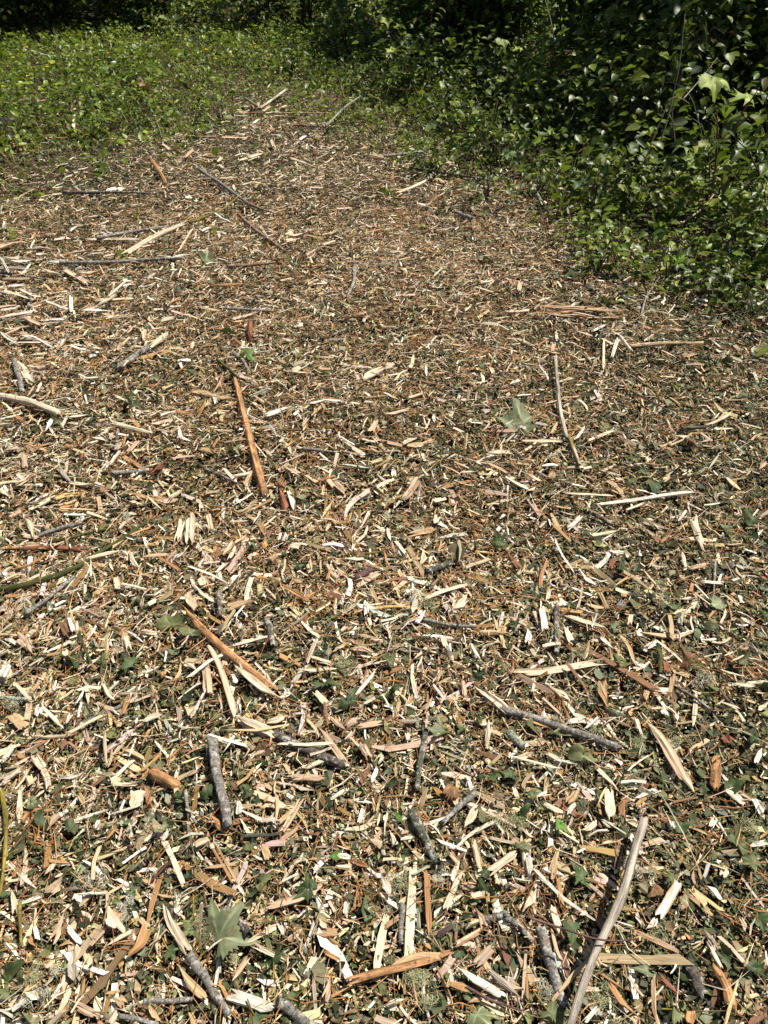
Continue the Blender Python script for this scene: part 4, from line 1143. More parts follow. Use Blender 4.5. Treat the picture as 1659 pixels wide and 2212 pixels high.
# ------------------------------------------------------------------ fallen leaves
def lobed_outline(lobes, depth, seed, n=60):
    r = np.random.default_rng(seed)
    a = np.linspace(-math.pi, math.pi, n, endpoint=False)
    rad = np.zeros(n)
    if lobes == 5:
        for ang, ln, wd in ((0, 1.0, .36), (.95, .90, .34), (-.95, .90, .34), (1.95, .66, .34), (-1.95, .64, .34)):
            d = np.abs((a - ang + math.pi) % (2 * math.pi) - math.pi)
            rad = np.maximum(rad, ln * np.exp(-(d / wd) ** 1.5 * 0.9))
        rad = np.maximum(rad, (1 - depth) * 0.60 * (0.8 + 0.2 * np.cos(a / 2)))
        rad *= np.where(np.abs(a) > 2.75, 0.55, 1)
    else:
        rad = 0.55 + 0.42 * np.cos(a / 2) ** 4 - 0.16 * np.abs(np.sin(a)) ** 2 * (lobes == 1)
    rad = rad * (1 + 0.085 * ((np.arange(n) % 2) * 2 - 1)) * (1 + r.normal(0, 0.04, n))
    if lobes in (1, 2):                       # torn fragments: broken along straight lines
        if lobes == 2:
            rad = 0.95 * (np.abs(np.cos(a)) ** 3 + 0.42 * np.abs(np.sin(a))) / 1.15
        for _ in range(4 if lobes == 1 else 2):
            th, dd = r.uniform(-math.pi, math.pi), r.uniform(0.18, 0.55)
            cc = np.cos(a - th)
            rad = np.where(cc > 0.05, np.minimum(rad, dd / np.maximum(cc, 0.05)), rad)
        rad *= 1 + r.normal(0, 0.05, n)
    return a, rad


def leaf_mesh(name, lobes, size, tint, seed, mat, crumple=0.10, torn=0.0, depth=0.08):
    r = np.random.default_rng(seed)
    a, rad = lobed_outline(lobes, depth, seed)
    if torn:
        k = r.integers(0, len(a)); rad[np.arange(k, k + int(len(a) * torn)) % len(a)] *= 0.30
    n = len(a)
    rings = (0.33, 0.68, 1.0)
    V = [[0, 0, 0]]; C = [np.array(tint) * 1.25]
    ph = r.random(4) * 6
    for q in rings:
        for i in range(n):
            x, y = math.cos(a[i]) * rad[i] * q, math.sin(a[i]) * rad[i] * q
            z = 1.5 * crumple * (math.sin(3 * x + ph[0]) * math.cos(2.5 * y + ph[1]) + 0.5 * math.sin(6 * y + ph[2]) * x) + 0.10 * abs(y) - 0.05 * q * q * math.sin(2 * a[i] + ph[3])
            V.append([x, y, z])
            vein = 1.7 if any(abs(a[i] - v) < 0.09 for v in (0, 1.0, -1.0, 2.05, -2.05)) and q < 0.9 else 1.0
            C.append(np.array(tint) * vein * math.exp(r.normal(0, 0.07)))
    F3 = [[0, 1 + i, 1 + (i + 1) % n] for i in range(n)]
    F4 = []
    for k in range(2):
        for i in range(n):
            p, q = 1 + k * n + i, 1 + k * n + (i + 1) % n
            F4.append([p, p + n, q + n, q])
    V = np.array(V) * size
    return raw_mesh(name, V, F4, F3, col=np.array(C), mat=mat, smooth=True)


LEAFTINT = {'olive green': (0.12, 0.135, 0.055), 'dark green': (0.055, 0.085, 0.030), 'pale grey-green': (0.20, 0.225, 0.115), 'bright green': (0.085, 0.17, 0.025),
            'brown': (0.20, 0.11, 0.05)}


def fallen(reg, x, y, size_px, lobes, tint, label=None, ref=None, tilt=0.38, torn=None, yaw=None, crumple=0.24, lift=None):
    X, Y = Q(reg, (x, y))
    p = P(X, Y, LITTER_TOP + 0.011 if lift is None else lift)
    s = size_px / 2 * px_size(p) * (0.60 if lobes == 5 else 0.68)
    seed = int(X * 7 + Y)
    if torn is None:
        torn = [0.0, 0.15, 0.3, 0.22][seed % 4]
    name = 'maple_leaf' if lobes == 5 else 'green_leaf'
    o = link(name, leaf_mesh(name, lobes, s, LEAFTINT[tint], seed, OLDLEAF if tint != 'brown' else SHRED, crumple, torn))
    o.location = p
    r = np.random.default_rng(seed + 1)
    o.rotation_euler = (r.normal(0, tilt), r.normal(0, tilt), r.uniform(0, 6.28) if yaw is None else yaw)
    if lobes == 5:
        V, F, C, G, caps = tube_mesh([(-0.1 * s, 0, 0.0), (-0.6 * s, 0.05 * s, 0.05 * s), (-1.15 * s, 0.2 * s, -0.02 * s)], 0.0016, 0.0013, TINT['y'], 5, 6)
        st = link('stalk', raw_mesh('stalk', V, F, col=C, grain=G, mat=SKIN, smooth=True, ngons=caps), o)
    if label:
        tag(o, label, 'leaf', 'fallen leaves among the chips')
    else:
        THINGS.append((o, X, Y, size_px / 2, tint, {5: 'lobed leaf', 1: 'leaf', 2: 'leaf'}[lobes], 'fallen leaves among the chips'))
    if ref:
        REFS.append((X, Y, ref))
    return o


fallen(7, 945, 735, 300, 5, 'pale grey-green', 'large pale green torn maple leaf right of the stripped grey branch', 'the large pale torn maple leaf', 0.15, 0.18, 0.9)
fallen(7, 840, 665, 150, 5, 'olive green')
fallen(4, 600, 720, 230, 5, 'pale grey-green', 'pale green wilted maple leaf lying right of centre', 'the wilted maple leaf', 0.12, 0.12, 2.9)
fallen(5, 745, 490, 170, 5, 'olive green')
fallen(5, 820, 525, 110, 2, 'olive green')
fallen(5, 1400, 745, 150, 5, 'dark green', 'dark green crumpled leaf with torn lobes, centre of the picture', 'the dark green crumpled leaf')
fallen(5, 1500, 815, 150, 5, 'dark green')
fallen(5, 320, 630, 110, 5, 'dark green')
fallen(5, 570, 660, 110, 5, 'dark green')
fallen(5, 380, 360, 60, 5, 'dark green')
fallen(5, 1090, 140, 80, 5, 'olive green')
fallen(5, 1410, 550, 60, 5, 'olive green')
fallen(5, 1280, 230, 60, 2, 'dark green')
fallen(7, 895, 120, 90, 1, 'dark green', 'round dark green leaf touching the upright grey stick\'s left side')
for a in [(700, 250, 80, 1, 'pale grey-green'), (1060, 100, 100, 1, 'dark green'), (310, 270, 100, 1, 'dark green'), (130, 160, 110, 1, 'pale grey-green'), (185, 230, 110, 2, 'dark green'),
          (640, 910, 80, 1, 'dark green'), (1335, 530, 130, 5, 'dark green'), (100, 1080, 120, 1, 'pale grey-green'), (35, 880, 130, 2, 'dark green'), (90, 910, 100, 1, 'dark green'),
          (1130, 490, 90, 2, 'olive green'), (480, 560, 60, 1, 'pale grey-green'), (1180, 830, 150, 5, 'dark green'), (730, 790, 90, 5, 'dark green'), (1440, 390, 80, 2, 'bright green'),
          (520, 410, 60, 2, 'olive green'), (770, 110, 60, 1, 'dark green'), (1270, 1000, 110, 5, 'dark green'), (450, 450, 40, 1, 'pale grey-green'), (1100, 1075, 110, 5, 'dark green'),
          (20, 970, 110, 2, 'olive green'), (1640, 560, 90, 2, 'olive green'), (560, 230, 60, 1, 'olive green'), (820, 610, 90, 1, 'olive green')]:
    fallen(7, *a)
fallen(8, 1520, 60, 130, 2, 'dark green', 'smooth dark green folded leaf at the right below the long brownish splinter', tilt=0.4)
fallen(8, 760, 255, 120, 2, 'bright green', 'bright green pointed leaf left of the long weathered branch\'s top', 'the bright green pointed leaf', 0.5)
fallen(8, 400, 1065, 190, 5, 'pale grey-green', 'pale green maple leaf at the bottom edge left of the grey branch', tilt=0.15)
fallen(8, 725, 1065, 170, 5, 'olive green', 'olive green maple leaf at the bottom edge right of the grey branch', tilt=0.15)
fallen(8, 1160, 545, 110, 1, 'brown', 'curled brown dead leaf beside the long weathered branch', crumple=0.35)
for a in [(550, 40, 110, 5, 'dark green'), (480, 40, 90, 5, 'dark green'), (430, 190, 90, 2, 'olive green'), (650, 120, 80, 1, 'olive green'), (935, 130, 90, 1, 'olive green'), (440, 550, 120, 5, 'dark green'),
          (820, 700, 130, 1, 'dark green'), (865, 480, 140, 5, 'dark green'), (1530, 330, 150, 5, 'olive green'), (1480, 820, 110, 2, 'dark green'), (1250, 1040, 150, 5, 'olive green'), (1600, 420, 140, 5, 'olive green'),
          (1230, 480, 110, 2, 'olive green'), (545, 450, 100, 2, 'olive green'), (430, 460, 80, 1, 'dark green'), (700, 300, 110, 1, 'dark green'), (600, 200, 100, 2, 'dark green'), (1140, 880, 100, 1, 'pale grey-green'),
          (790, 720, 80, 1, 'brown'), (1210, 110, 80, 2, 'olive green'), (1280, 250, 90, 1, 'dark green'), (1600, 860, 130, 2, 'dark green'), (20, 70, 70, 1, 'dark green'), (75, 215, 60, 1, 'bright green'),
          (290, 80, 90, 1, 'brown'), (1380, 620, 80, 1, 'olive green'), (1620, 650, 120, 5, 'dark green'), (1380, 100, 70, 1, 'dark green'), (980, 620, 100, 1, 'dark green'), (600, 340, 80, 2, 'olive green')]:
    fallen(8, *a)
for a in [(40, 630, 130, 5, 'dark green'), (35, 790, 140, 5, 'dark green'), (255, 945, 140, 5, 'pale grey-green'), (1450, 390, 120, 5, 'pale grey-green'), (870, 95, 80, 2, 'dark green'), (650, 150, 80, 1, 'dark green'),
          (1000, 500, 90, 5, 'pale grey-green'), (865, 1050, 120, 2, 'olive green'), (1040, 240, 110, 5, 'dark green'), (1020, 640, 110, 5, 'olive green'), (1590, 30, 90, 1, 'dark green'), (1595, 110, 70, 1, 'dark green'),
          (1640, 440, 80, 1, 'dark green'), (210, 510, 90, 5, 'pale grey-green'), (550, 545, 60, 1, 'olive green'), (495, 660, 80, 1, 'dark green'), (1310, 640, 130, 5, 'brown'), (1590, 960, 110, 1, 'dark green'),
          (1640, 760, 110, 2, 'dark green'), (1000, 860, 110, 1, 'dark green'), (740, 960, 80, 5, 'dark green'), (420, 900, 80, 1, 'dark green'), (640, 920, 80, 2, 'olive green'), (740, 500, 60, 1, 'pale grey-green'),
          (1560, 640, 100, 5, 'olive green'), (1260, 400, 90, 1, 'dark green'), (330, 940, 80, 1, 'dark green'), (1080, 1040, 80, 1, 'dark green'), (1430, 500, 80, 2, 'olive green'), (490, 130, 90, 5, 'dark green')]:
    fallen(6, *a)
for a in [(1085, 430, 100, 5, 'bright green'), (550, 610, 90, 1, 'dark green'), (580, 640, 80, 1, 'dark green'), (250, 700, 80, 5, 'olive green'), (380, 710, 80, 5, 'dark green'), (1010, 830, 100, 5, 'olive green'),
          (990, 330, 80, 5, 'dark green'), (1290, 1040, 90, 1, 'pale grey-green'), (210, 960, 70, 1, 'olive green'), (670, 530, 70, 1, 'pale grey-green'), (890, 20, 110, 5, 'pale grey-green'), (1245, 465, 50, 2, 'dark green')]:
    fallen(3, *a)
for a in [(1185, 985, 110, 2, 'dark green'), (1060, 970, 100, 1, 'olive green'), (1145, 935, 90, 1, 'olive green'), (650, 555, 60, 1, 'dark green'), (470, 15, 70, 1, 'dark green'), (820, 75, 110, 5, 'dark green'),
          (1040, 145, 80, 5, 'olive green'), (1300, 340, 50, 1, 'dark green'), (950, 190, 90, 5, 'olive green'), (1150, 700, 60, 1, 'olive green'), (430, 480, 50, 1, 'dark green'), (1555, 600, 60, 1, 'olive green'),
          (1600, 310, 90, 1, 'dark green'), (1380, 460, 70, 2, 'dark green'), (1640, 590, 70, 1, 'dark green'), (1490, 460, 70, 1, 'dark green')]:
    fallen(4, *a)
fallen(1, 620, 375, 110, 5, 'brown', 'pale brown dead leaf curled up among the green plants, far left', tilt=0.8, crumple=0.35, lift=0.14)


# ------------------------------------------------------------------ lichen tufts
def lichen(reg, x, y, size_px, tint, label=None, dense=1.0):
    X, Y = Q(reg, (x, y))
    p = P(X, Y, LITTER_TOP + 0.002)
    s = size_px / 2 * px_size(p) * 0.5
    n = int(110 * dense)
    a = rng.uniform(0, 6.28, n)
    rr = s * np.sqrt(rng.random(n)) * 0.8 * (1 + 0.45 * np.sin(a * 2 + rng.random() * 6) + 0.25 * np.sin(a * 5 + rng.random() * 6))
    bl = rng.normal(0, 0.55, (4, 2)) * s; bi = rng.integers(0, 4, n)
    pos = np.stack((np.cos(a) * rr * 0.55 + bl[bi, 0], np.sin(a) * rr * 0.55 + bl[bi, 1], rng.random(n) * s * 0.32), 1)
    V, F, C, G = batch_fibres(pos, rng.uniform(0.35, 0.95, n) * s, rng.uniform(0.5, 1.2, n) * max(0.0006, s * 0.016), rng.uniform(0, 6.28, n), rng.normal(0, 0.7, n),
                              pick([tint, tuple(np.array(tint) * 0.8)], [2, 1], n, 0.1), 1.1)
    o = link('lichen_tuft', raw_mesh('lichen_tuft', V, F, col=C, grain=G, mat=LICHEN))
    o.location = p
    if label:
        tag(o, label, 'lichen', 'lichen tufts on the chips')
    else:
        THINGS.append((o, X, Y, size_px / 2, 'pale green' if tint[0] < 0.40 else 'whitish', 'lichen tuft', 'lichen tufts on the chips'))


LG, LW = (0.37, 0.37, 0.20), (0.50, 0.48, 0.36)
lichen(8, 200, 935, 150, LG, 'large round ball of pale green beard lichen near the bottom', 2.6)
lichen(8, 545, 245, 130, LG, 'pale green lichen tuft above the bright green pointed leaf\'s left', 1.6)
for a in [(8, 65, 500, 100, LG), (8, 690, 940, 110, LW), (8, 1120, 435, 120, LW), (8, 920, 985, 90, LG), (8, 1190, 725, 120, LG), (7, 400, 480, 100, LW), (7, 560, 605, 100, LW), (7, 195, 965, 110, LW), (7, 880, 690, 120, LG),
          (7, 150, 880, 110, LG), (6, 1380, 720, 110, LW), (6, 1170, 355, 120, LG), (6, 200, 400, 90, LG), (6, 1100, 995, 100, LG), (6, 905, 935, 60, LG), (5, 60, 800, 90, LW), (5, 520, 585, 60, LW), (5, 400, 440, 60, LW),
          (5, 1490, 660, 90, LG), (6, 870, 600, 80, LG), (6, 1250, 990, 70, LG), (7, 1010, 800, 70, LG), (8, 1590, 280, 120, LG), (8, 240, 500, 70, LW), (5, 100, 420, 60, LG),
          (5, 1390, 1060, 90, LG), (3, 440, 520, 60, LG), (6, 640, 930, 60, LG), (5, 540, 30, 50, LW)]:
    lichen(*a)


# ------------------------------------------------------------------ labels for pieces named after their neighbours
def write_labels():
    ordinal = ['first', 'second', 'third', 'fourth', 'fifth', 'sixth', 'seventh', 'eighth', 'ninth', 'tenth', 'eleventh', 'twelfth', 'thirteenth', 'fourteenth', 'fifteenth', 'sixteenth']
    by = {}
    for t in THINGS:
        o, X, Y, size, word, noun, grp = t
        rx, ry, phrase = min(REFS, key=lambda r: (r[0] - X) ** 2 + (r[1] - Y) ** 2)
        dx, dy = X - rx, Y - ry
        if abs(dx) > abs(dy):
            rel = 'right of' if dx > 0 else 'left of'
        else:
            rel = 'below' if dy > 0 else 'above'
        far = '' if math.hypot(dx, dy) < 110 else 'well ' if math.hypot(dx, dy) > 190 else ''
        key = f'{word} {noun} {far}{rel} {phrase}'
        by.setdefault(key, []).append(t)
    for key, lst in by.items():
        lst.sort(key=lambda t: -t[3])
        for i, t in enumerate(lst):
            lab = key
            if len(lst) == 2:
                lab = ('larger ' if i == 0 else 'smaller ') + key
            elif len(lst) > 2:
                lab = (ordinal[min(i, 15)] + ' largest ' if i else 'largest ') + key
            tag(t[0], lab, t[5], t[6])


write_labels()


# ------------------------------------------------------------------ living plants
GREEN = [(0.078, 0.118, 0.015), (0.112, 0.158, 0.017), (0.165, 0.212, 0.021), (0.052, 0.085, 0.016), (0.21, 0.25, 0.035)]
FOOT_PX = [(-700, 70), (-300, 75), (0, 88), (230, 103), (420, 70), (560, 82), (640, 150), (720, 188), (830, 205), (960, 290), (1100, 365), (1250, 430), (1400, 515), (1500, 565), (1659, 640), (2100, 840)]
FOOT = np.array([P(X, Y)[:2] for X, Y in FOOT_PX])


def foot_dist(x, y):
    """signed distance past the thicket's foot (positive inside the thicket)"""
    best = np.full(len(x), 1e9); sgn = np.ones(len(x))
    for a, b in zip(FOOT[:-1], FOOT[1:]):
        d = b - a
        L2 = d @ d
        t = np.clip(((x - a[0]) * d[0] + (y - a[1]) * d[1]) / L2, 0, 1)
        px, py = a[0] + t * d[0], a[1] + t * d[1]
        dist = np.hypot(x - px, y - py)
        c = d[0] * (y - a[1]) - d[1] * (x - a[0])
        up = dist < best
        best = np.where(up, dist, best); sgn = np.where(up, np.sign(c), sgn)
    return best * sgn


def build_cover():
    """low leafy plants between the chips and the thicket"""
    n = 270000
    y = rng.uniform(1.8, 14.5, n); x = rng.uniform(-7.5, 6.5, n)
    keep = np.abs(x) < 0.506 * (y * FW[1] + 0.96) * 1.06 + 0.7
    x, y = x[keep], y[keep]
    e = edge(x, y)
    fd = foot_dist(x, y)
    clump = wob(x, y, 6.5, 0.3) * 0.5 + wob(x, y, 15, 1.1) * 0.5
    dens = sm(70, -110, e) * (0.45 + 0.55 * sm(1.3, 0.3, fd)) * np.clip(0.50 + 1.3 * clump + 0.5 * wob(x, y, 2.2, 5.0), 0.04, 1.0) + 0.06 * sm(330, 0, e) * (clump > 0.2)
    keep = rng.random(len(x)) < dens
    x, y, e, clump, fd = x[keep], y[keep], e[keep], clump[keep], fd[keep]
    n = len(x)
    hgt = (0.02 + 0.13 * sm(0, -140, e)) * (0.30 + 1.1 * np.clip(clump + 0.35, 0, 1))
    z = H(x, y) + 0.02 + hgt * rng.random(n) ** 0.6
    S = np.exp(rng.normal(math.log(0.038), 0.36, n)) * (1 + 0.9 * sm(0.6, 2.0, fd))
    z = z + 0.30 * rng.random(n) * sm(0.6, 2.5, fd)
    V, F, C = batch_leaves(np.stack((x, y, z), 1), S, rng.uniform(0, 6.28, n), rng.normal(0.05, 0.42, n), rng.normal(0, 0.42, n), pick(GREEN, [22, 28, 24, 12, 14], n, 0.25) * 1.22)
    o = link('ground_cover', raw_mesh('ground_cover', V, None, F, col=C, mat=LEAF, smooth=True))
    o['kind'] = 'stuff'; o['label'] = 'low glossy green leafy plants covering the ground beyond the chips'; o['category'] = 'ground cover'
    # grass and thin stalks among them
    m = 9000
    y = rng.uniform(2.5, 10.5, m * 4); x = rng.uniform(-6, 4.5, m * 4)
    e = edge(x, y)
    keep = rng.random(m * 4) < sm(70, -40, e) * sm(0.8, 0.0, foot_dist(x, y))
    x, y = x[keep][:m], y[keep][:m]
    m = len(x)
    L = rng.uniform(0.07, 0.24, m)
    pos = np.stack((x, y, H(x, y) + L * 0.42), 1)
    V, F, C, G = batch_fibres(pos, L, rng.uniform(0.0009, 0.0022, m), rng.uniform(0, 6.28, m), -rng.uniform(0.6, 1.5, m),
                              pick([(0.13, 0.18, 0.035), (0.08, 0.12, 0.02), (0.38, 0.30, 0.13)], [5, 4, 4], m), 0.5)
    o = link('grass', raw_mesh('grass', V, F, col=C, grain=G, mat=SHRED))
    o['kind'] = 'stuff'; o['label'] = 'thin grass stalks standing among the low green plants'; o['category'] = 'grass'


build_cover()


def stem_paths(kind, h, r, n, rs):
    out = []
    for i in range(n):
        a = rs.uniform(0, 6.28)
        reach = r * rs.uniform(0.35, 1.0)
        top = h * rs.uniform(0.65, 1.0)
        dx, dy = math.cos(a) * reach, math.sin(a) * reach
        droop = rs.uniform(0.0, 0.3) if kind == 'bramble' else rs.uniform(0, 0.1)
        out.append(np.array([(0.06 * r * math.cos(a), 0.06 * r * math.sin(a), 0), (dx * 0.25, dy * 0.25, top * 0.5), (dx * 0.62, dy * 0.62, top * 0.95), (dx, dy, top * (1 - droop))]))
    return out


SINGLE = {}          # meshes of single large leaves, shared


def single_leaf(style, k):
    key = (style, k)
    if key not in SINGLE:
        g = np.array(GREEN[k % len(GREEN)]) * (1.05 if style != 'lobed' else 1.15)
        if style == 'lobed':
            SINGLE[key] = leaf_mesh('leaf', 5, 1.0, tuple(g + np.array([0.015, 0.012, 0.015])), 900 + k, BIGLEAF, 0.20, 0.0, 0.02)
        else:
            V, F, C = batch_leaves(np.zeros((1, 3)), np.array([1.0]), np.zeros(1), np.zeros(1), np.zeros(1), g[None])
            SINGLE[key] = raw_mesh('leaf', V, None, F, col=C, mat=LEAF, smooth=True)
    return SINGLE[key]


def shrub_proto(style, h, r, nstem, nleaf, leaf_s, seed, nbig, pal=None):
    """a bush rooted at its foot: stems, a mass of small leaves, and its larger leaves one by one"""
    rs = np.random.default_rng(seed)
    root = bpy.data.objects.new('shrub', None)
    COL.objects.link(root)
    paths = stem_paths('bramble' if style == 'ovate' else 'upright', h, r, nstem, rs)
    pts = []
    for pth in paths:
        V, F, C, G, caps = tube_mesh(pth, 0.004 + 0.0022 * h, 0.0016, TINT['u'] if rs.random() < .4 else TINT['k'], 5, 10, 0.03)
        link('stem', raw_mesh('stem', V, F, col=C, grain=G, mat=SKIN, smooth=True, ngons=caps), root)
        p, _ = resample(pth, 40)
        pts.append(p[6:])
    pts = np.concatenate(pts)
    base = pts[rs.integers(0, len(pts), nleaf)]
    spread = leaf_s * 2.0 + 0.10 * r
    pos = base + rs.normal(0, 1, (nleaf, 3)) * np.array([spread, spread, spread * 0.8])
    # leaves sit towards the outside of the bush
    pos[:, 2] = np.clip(pos[:, 2], 0.02, None)
    out = np.arctan2(pos[:, 1], pos[:, 0])
    yaw = out + rs.normal(0, 0.9, nleaf)
    S = leaf_s * np.exp(rs.normal(0, 0.28, nleaf))
    V, F, C = batch_leaves(pos, S, yaw, rs.normal(0.30, 0.40, nleaf), rs.normal(0, 0.45, nleaf), pick(pal or GREEN, [24, 26, 18, 22, 10], nleaf, 0.22))
    fo = link('foliage', raw_mesh('foliage', V, None, F, col=C, mat=LEAF, smooth=True), root)
    fo['kind'] = 'stuff'
    for i in range(nbig):
        b = pts[rs.integers(0, len(pts))]
        lf = link('leaf', single_leaf('lobed' if style == 'lobed' else 'ovate', int(rs.integers(0, 5))), root)
        s = leaf_s * (rs.uniform(1.2, 2.0) if style == 'lobed' else rs.uniform(1.25, 1.8))
        lf.scale = (s, s, s)
        a = rs.normal(-math.pi / 2, 0.9)                      # they turn out towards the open side
        d = spread * 1.2
        lf.location = (b[0] + math.cos(a) * d * rs.uniform(0.3, 1.3), b[1] + math.sin(a) * d * rs.uniform(0.6, 1.7), max(0.03, b[2] + rs.normal(0.0, d * 0.6)))
        lf.rotation_euler = (rs.normal(0, 0.35), rs.normal(0.35, 0.30), a + rs.normal(0, 0.5))
    return root


def copy_shrub(root):
    r = root.copy()
    COL.objects.link(r)
    for ch in list(root.children):
        c = ch.copy()
        COL.objects.link(c)
        c.parent = r
    return r


LOW = [shrub_proto('ovate', 0.32, 0.34, 7, 240, 0.040, 11, 14), shrub_proto('lobed', 0.34, 0.32, 6, 110, 0.044, 12, 16), shrub_proto('ovate', 0.38, 0.30, 8, 230, 0.034, 13, 12)]
MID = [shrub_proto('ovate', 0.66, 0.50, 9, 420, 0.048, 21, 18), shrub_proto('lobed', 0.64, 0.48, 8, 220, 0.058, 22, 24), shrub_proto('ovate', 0.75, 0.45, 9, 440, 0.038, 23, 14)]
HIGH = [shrub_proto('ovate', 0.95, 0.65, 10, 420, 0.058, 31, 22), shrub_proto('lobed', 0.90, 0.62, 9, 300, 0.068, 32, 26)]
DEEP = [shrub_proto('ovate', 1.05, 0.75, 13, 1300, 0.064, 51, 10), shrub_proto('ovate', 1.2, 0.72, 13, 1400, 0.058, 52, 10)]
TALL_SHADE = [shrub_proto('ovate', 3.5, 1.0, 15, 3900, 0.066, 41, 0), shrub_proto('ovate', 3.8, 0.95, 15, 3900, 0.062, 42, 0)]  # added back row, crowns raised above the view to shade the thicket


def along(off, step, jitter):
    """spots in a row behind the foot of the thicket"""
    d = np.concatenate(([0], np.cumsum(np.linalg.norm(np.diff(FOOT, axis=0), axis=1))))
    s = np.arange(step * rng.random(), d[-1], step)
    out = []
    for t in s:
        i = min(np.searchsorted(d, t, side='right') - 1, len(FOOT) - 2)
        a, b = FOOT[i], FOOT[i + 1]
        tg = (b - a) / np.linalg.norm(b - a)
        n = np.array([-tg[1], tg[0]])
        p = a + (b - a) * (t - d[i]) / (d[i + 1] - d[i]) + n * (off + rng.normal(0, jitter)) + tg * rng.normal(0, jitter)
        out.append(p)
    return out


def build_thicket():
    rows = [('low bramble shrub in the thicket\'s front row', LOW, 0.05, 0.40, 0.12, (0.7, 1.15)), ('leafy shrub in the thicket\'s second row', MID, 0.55, 0.75, 0.16, (0.75, 1.1)),
            ('wide shrub in the thicket\'s third row', HIGH, 1.3, 1.0, 0.18, (0.8, 1.1)), ('dark leafy shrub deep inside the thicket', DEEP, 2.1, 0.5, 0.15, (0.85, 1.1)), ('tall added shrub shading the thicket from the back', TALL_SHADE, 2.3, 0.6, 0.18, (0.85, 1.1))]
    words = ['glossy', 'broad-leaved', 'small-leaved']
    for noun, protos, off, step, jit, sc in rows:
        used = set()
        spots = []
        for p in along(off, step, jit):
            X, Y = proj(p[0], p[1], 0.2 if off < 1 else 0.6)
            shady = 585 < X < 850 or X < 235        # here the tall growth comes right up to the open ground
            if shady and off < 2 and rng.random() < 0.85:
                continue
            if X < 870 and off > 2:
                p = p - np.array([0.15, 1.25 if shady else 0.7])
            if -260 < X < 1920 and p[1] > 1.2 and p[1] < 16:
                # the thicket must not creep into the clearing
                if foot_dist(np.array([p[0]]), np.array([p[1]]))[0] > -0.2:
                    spots.append((X, p))
        spots.sort(key=lambda t: t[0])
        cnt = {}
        rowlist = []
        for X, p in spots:
            k = int(rng.integers(0, len(protos)))
            o = protos[k] if k not in used else copy_shrub(protos[k])
            used.add(k)
            o.location = (p[0], p[1], float(H(p[0], p[1])))
            s = rng.uniform(*sc)
            o.scale = (s, s, s * rng.uniform(0.85, 1.15))
            o.rotation_euler = (0, 0, rng.normal(0, 0.5))
            rowlist.append((o, k, X))
        for o, k, X in rowlist:
            cnt[k] = cnt.get(k, 0) + 1
            nth = ['first', 'second', 'third', 'fourth', 'fifth', 'sixth', 'seventh', 'eighth', 'ninth', 'tenth', 'eleventh', 'twelfth', 'thirteenth', 'fourteenth', 'fifteenth', 'sixteenth', 'seventeenth', 'eighteenth', 'nineteenth', 'twentieth'][min(cnt[k] - 1, 19)]
            kind = {0: 'glossy', 1: 'broad-leaved', 2: 'small-leaved'}[k] if protos is not TALL_SHADE and protos is not DEEP else ['spreading', 'upright'][k]
            tag(o, f'{kind} {noun}, {nth} such from the left', 'shrub', 'shrubs of the thicket')
        for k, pr in enumerate(protos):
            if k not in used:
                for ch in list(pr.children):
                    bpy.data.objects.remove(ch)
                bpy.data.objects.remove(pr)


build_thicket()


def build_weeds():
    ordn = ['first', 'second', 'third', 'fourth', 'fifth', 'sixth', 'seventh', 'eighth', 'ninth', 'tenth', 'eleventh', 'twelfth', 'thirteenth', 'fourteenth', 'fifteenth', 'sixteenth', 'seventeenth', 'eighteenth',
            'nineteenth', 'twentieth', 'twenty-first', 'twenty-second', 'twenty-third', 'twenty-fourth', 'twenty-fifth', 'twenty-sixth', 'twenty-seventh', 'twenty-eighth']
    protos = [shrub_proto('ovate', 0.20, 0.17, 6, 90, 0.040, 61, 6), shrub_proto('ovate', 0.15, 0.20, 7, 110, 0.032, 62, 6), shrub_proto('ovate', 0.24, 0.13, 5, 80, 0.036, 63, 6)]
    left = [(rng.uniform(-40, 690), 0) for _ in range(28)]
    left = sorted((X, rng.uniform(105, np.interp(X, BX, BY) + 25)) for X, _ in left)
    right = sorted((X, np.interp(X, BX, BY) + rng.uniform(-30, 45)) for X in rng.uniform(700, 1640, 20))
    used = set()
    for lst, phrase, grp in ((left, 'leafy weed clump in the far left green plants', 'weed clumps in the far left plants'), (right, 'small leafy sprig on the right border of the chips', 'sprigs on the right border of the chips')):
        for i, (X, Y) in enumerate(lst):
            k = int(rng.integers(0, 3))
            o = protos[k] if k not in used else copy_shrub(protos[k])
            used.add(k)
            o.name = 'weed_clump'
            p = P(X, Y)
            o.location = p
            sc = rng.uniform(0.6, 1.25) * (0.8 if lst is right else 1.0)
            o.scale = (sc, sc, sc)
            o.rotation_euler = (0, 0, rng.normal(0, 0.6))
            tag(o, f'{phrase}, {ordn[i]} from the left', 'weed', grp)


build_weeds()


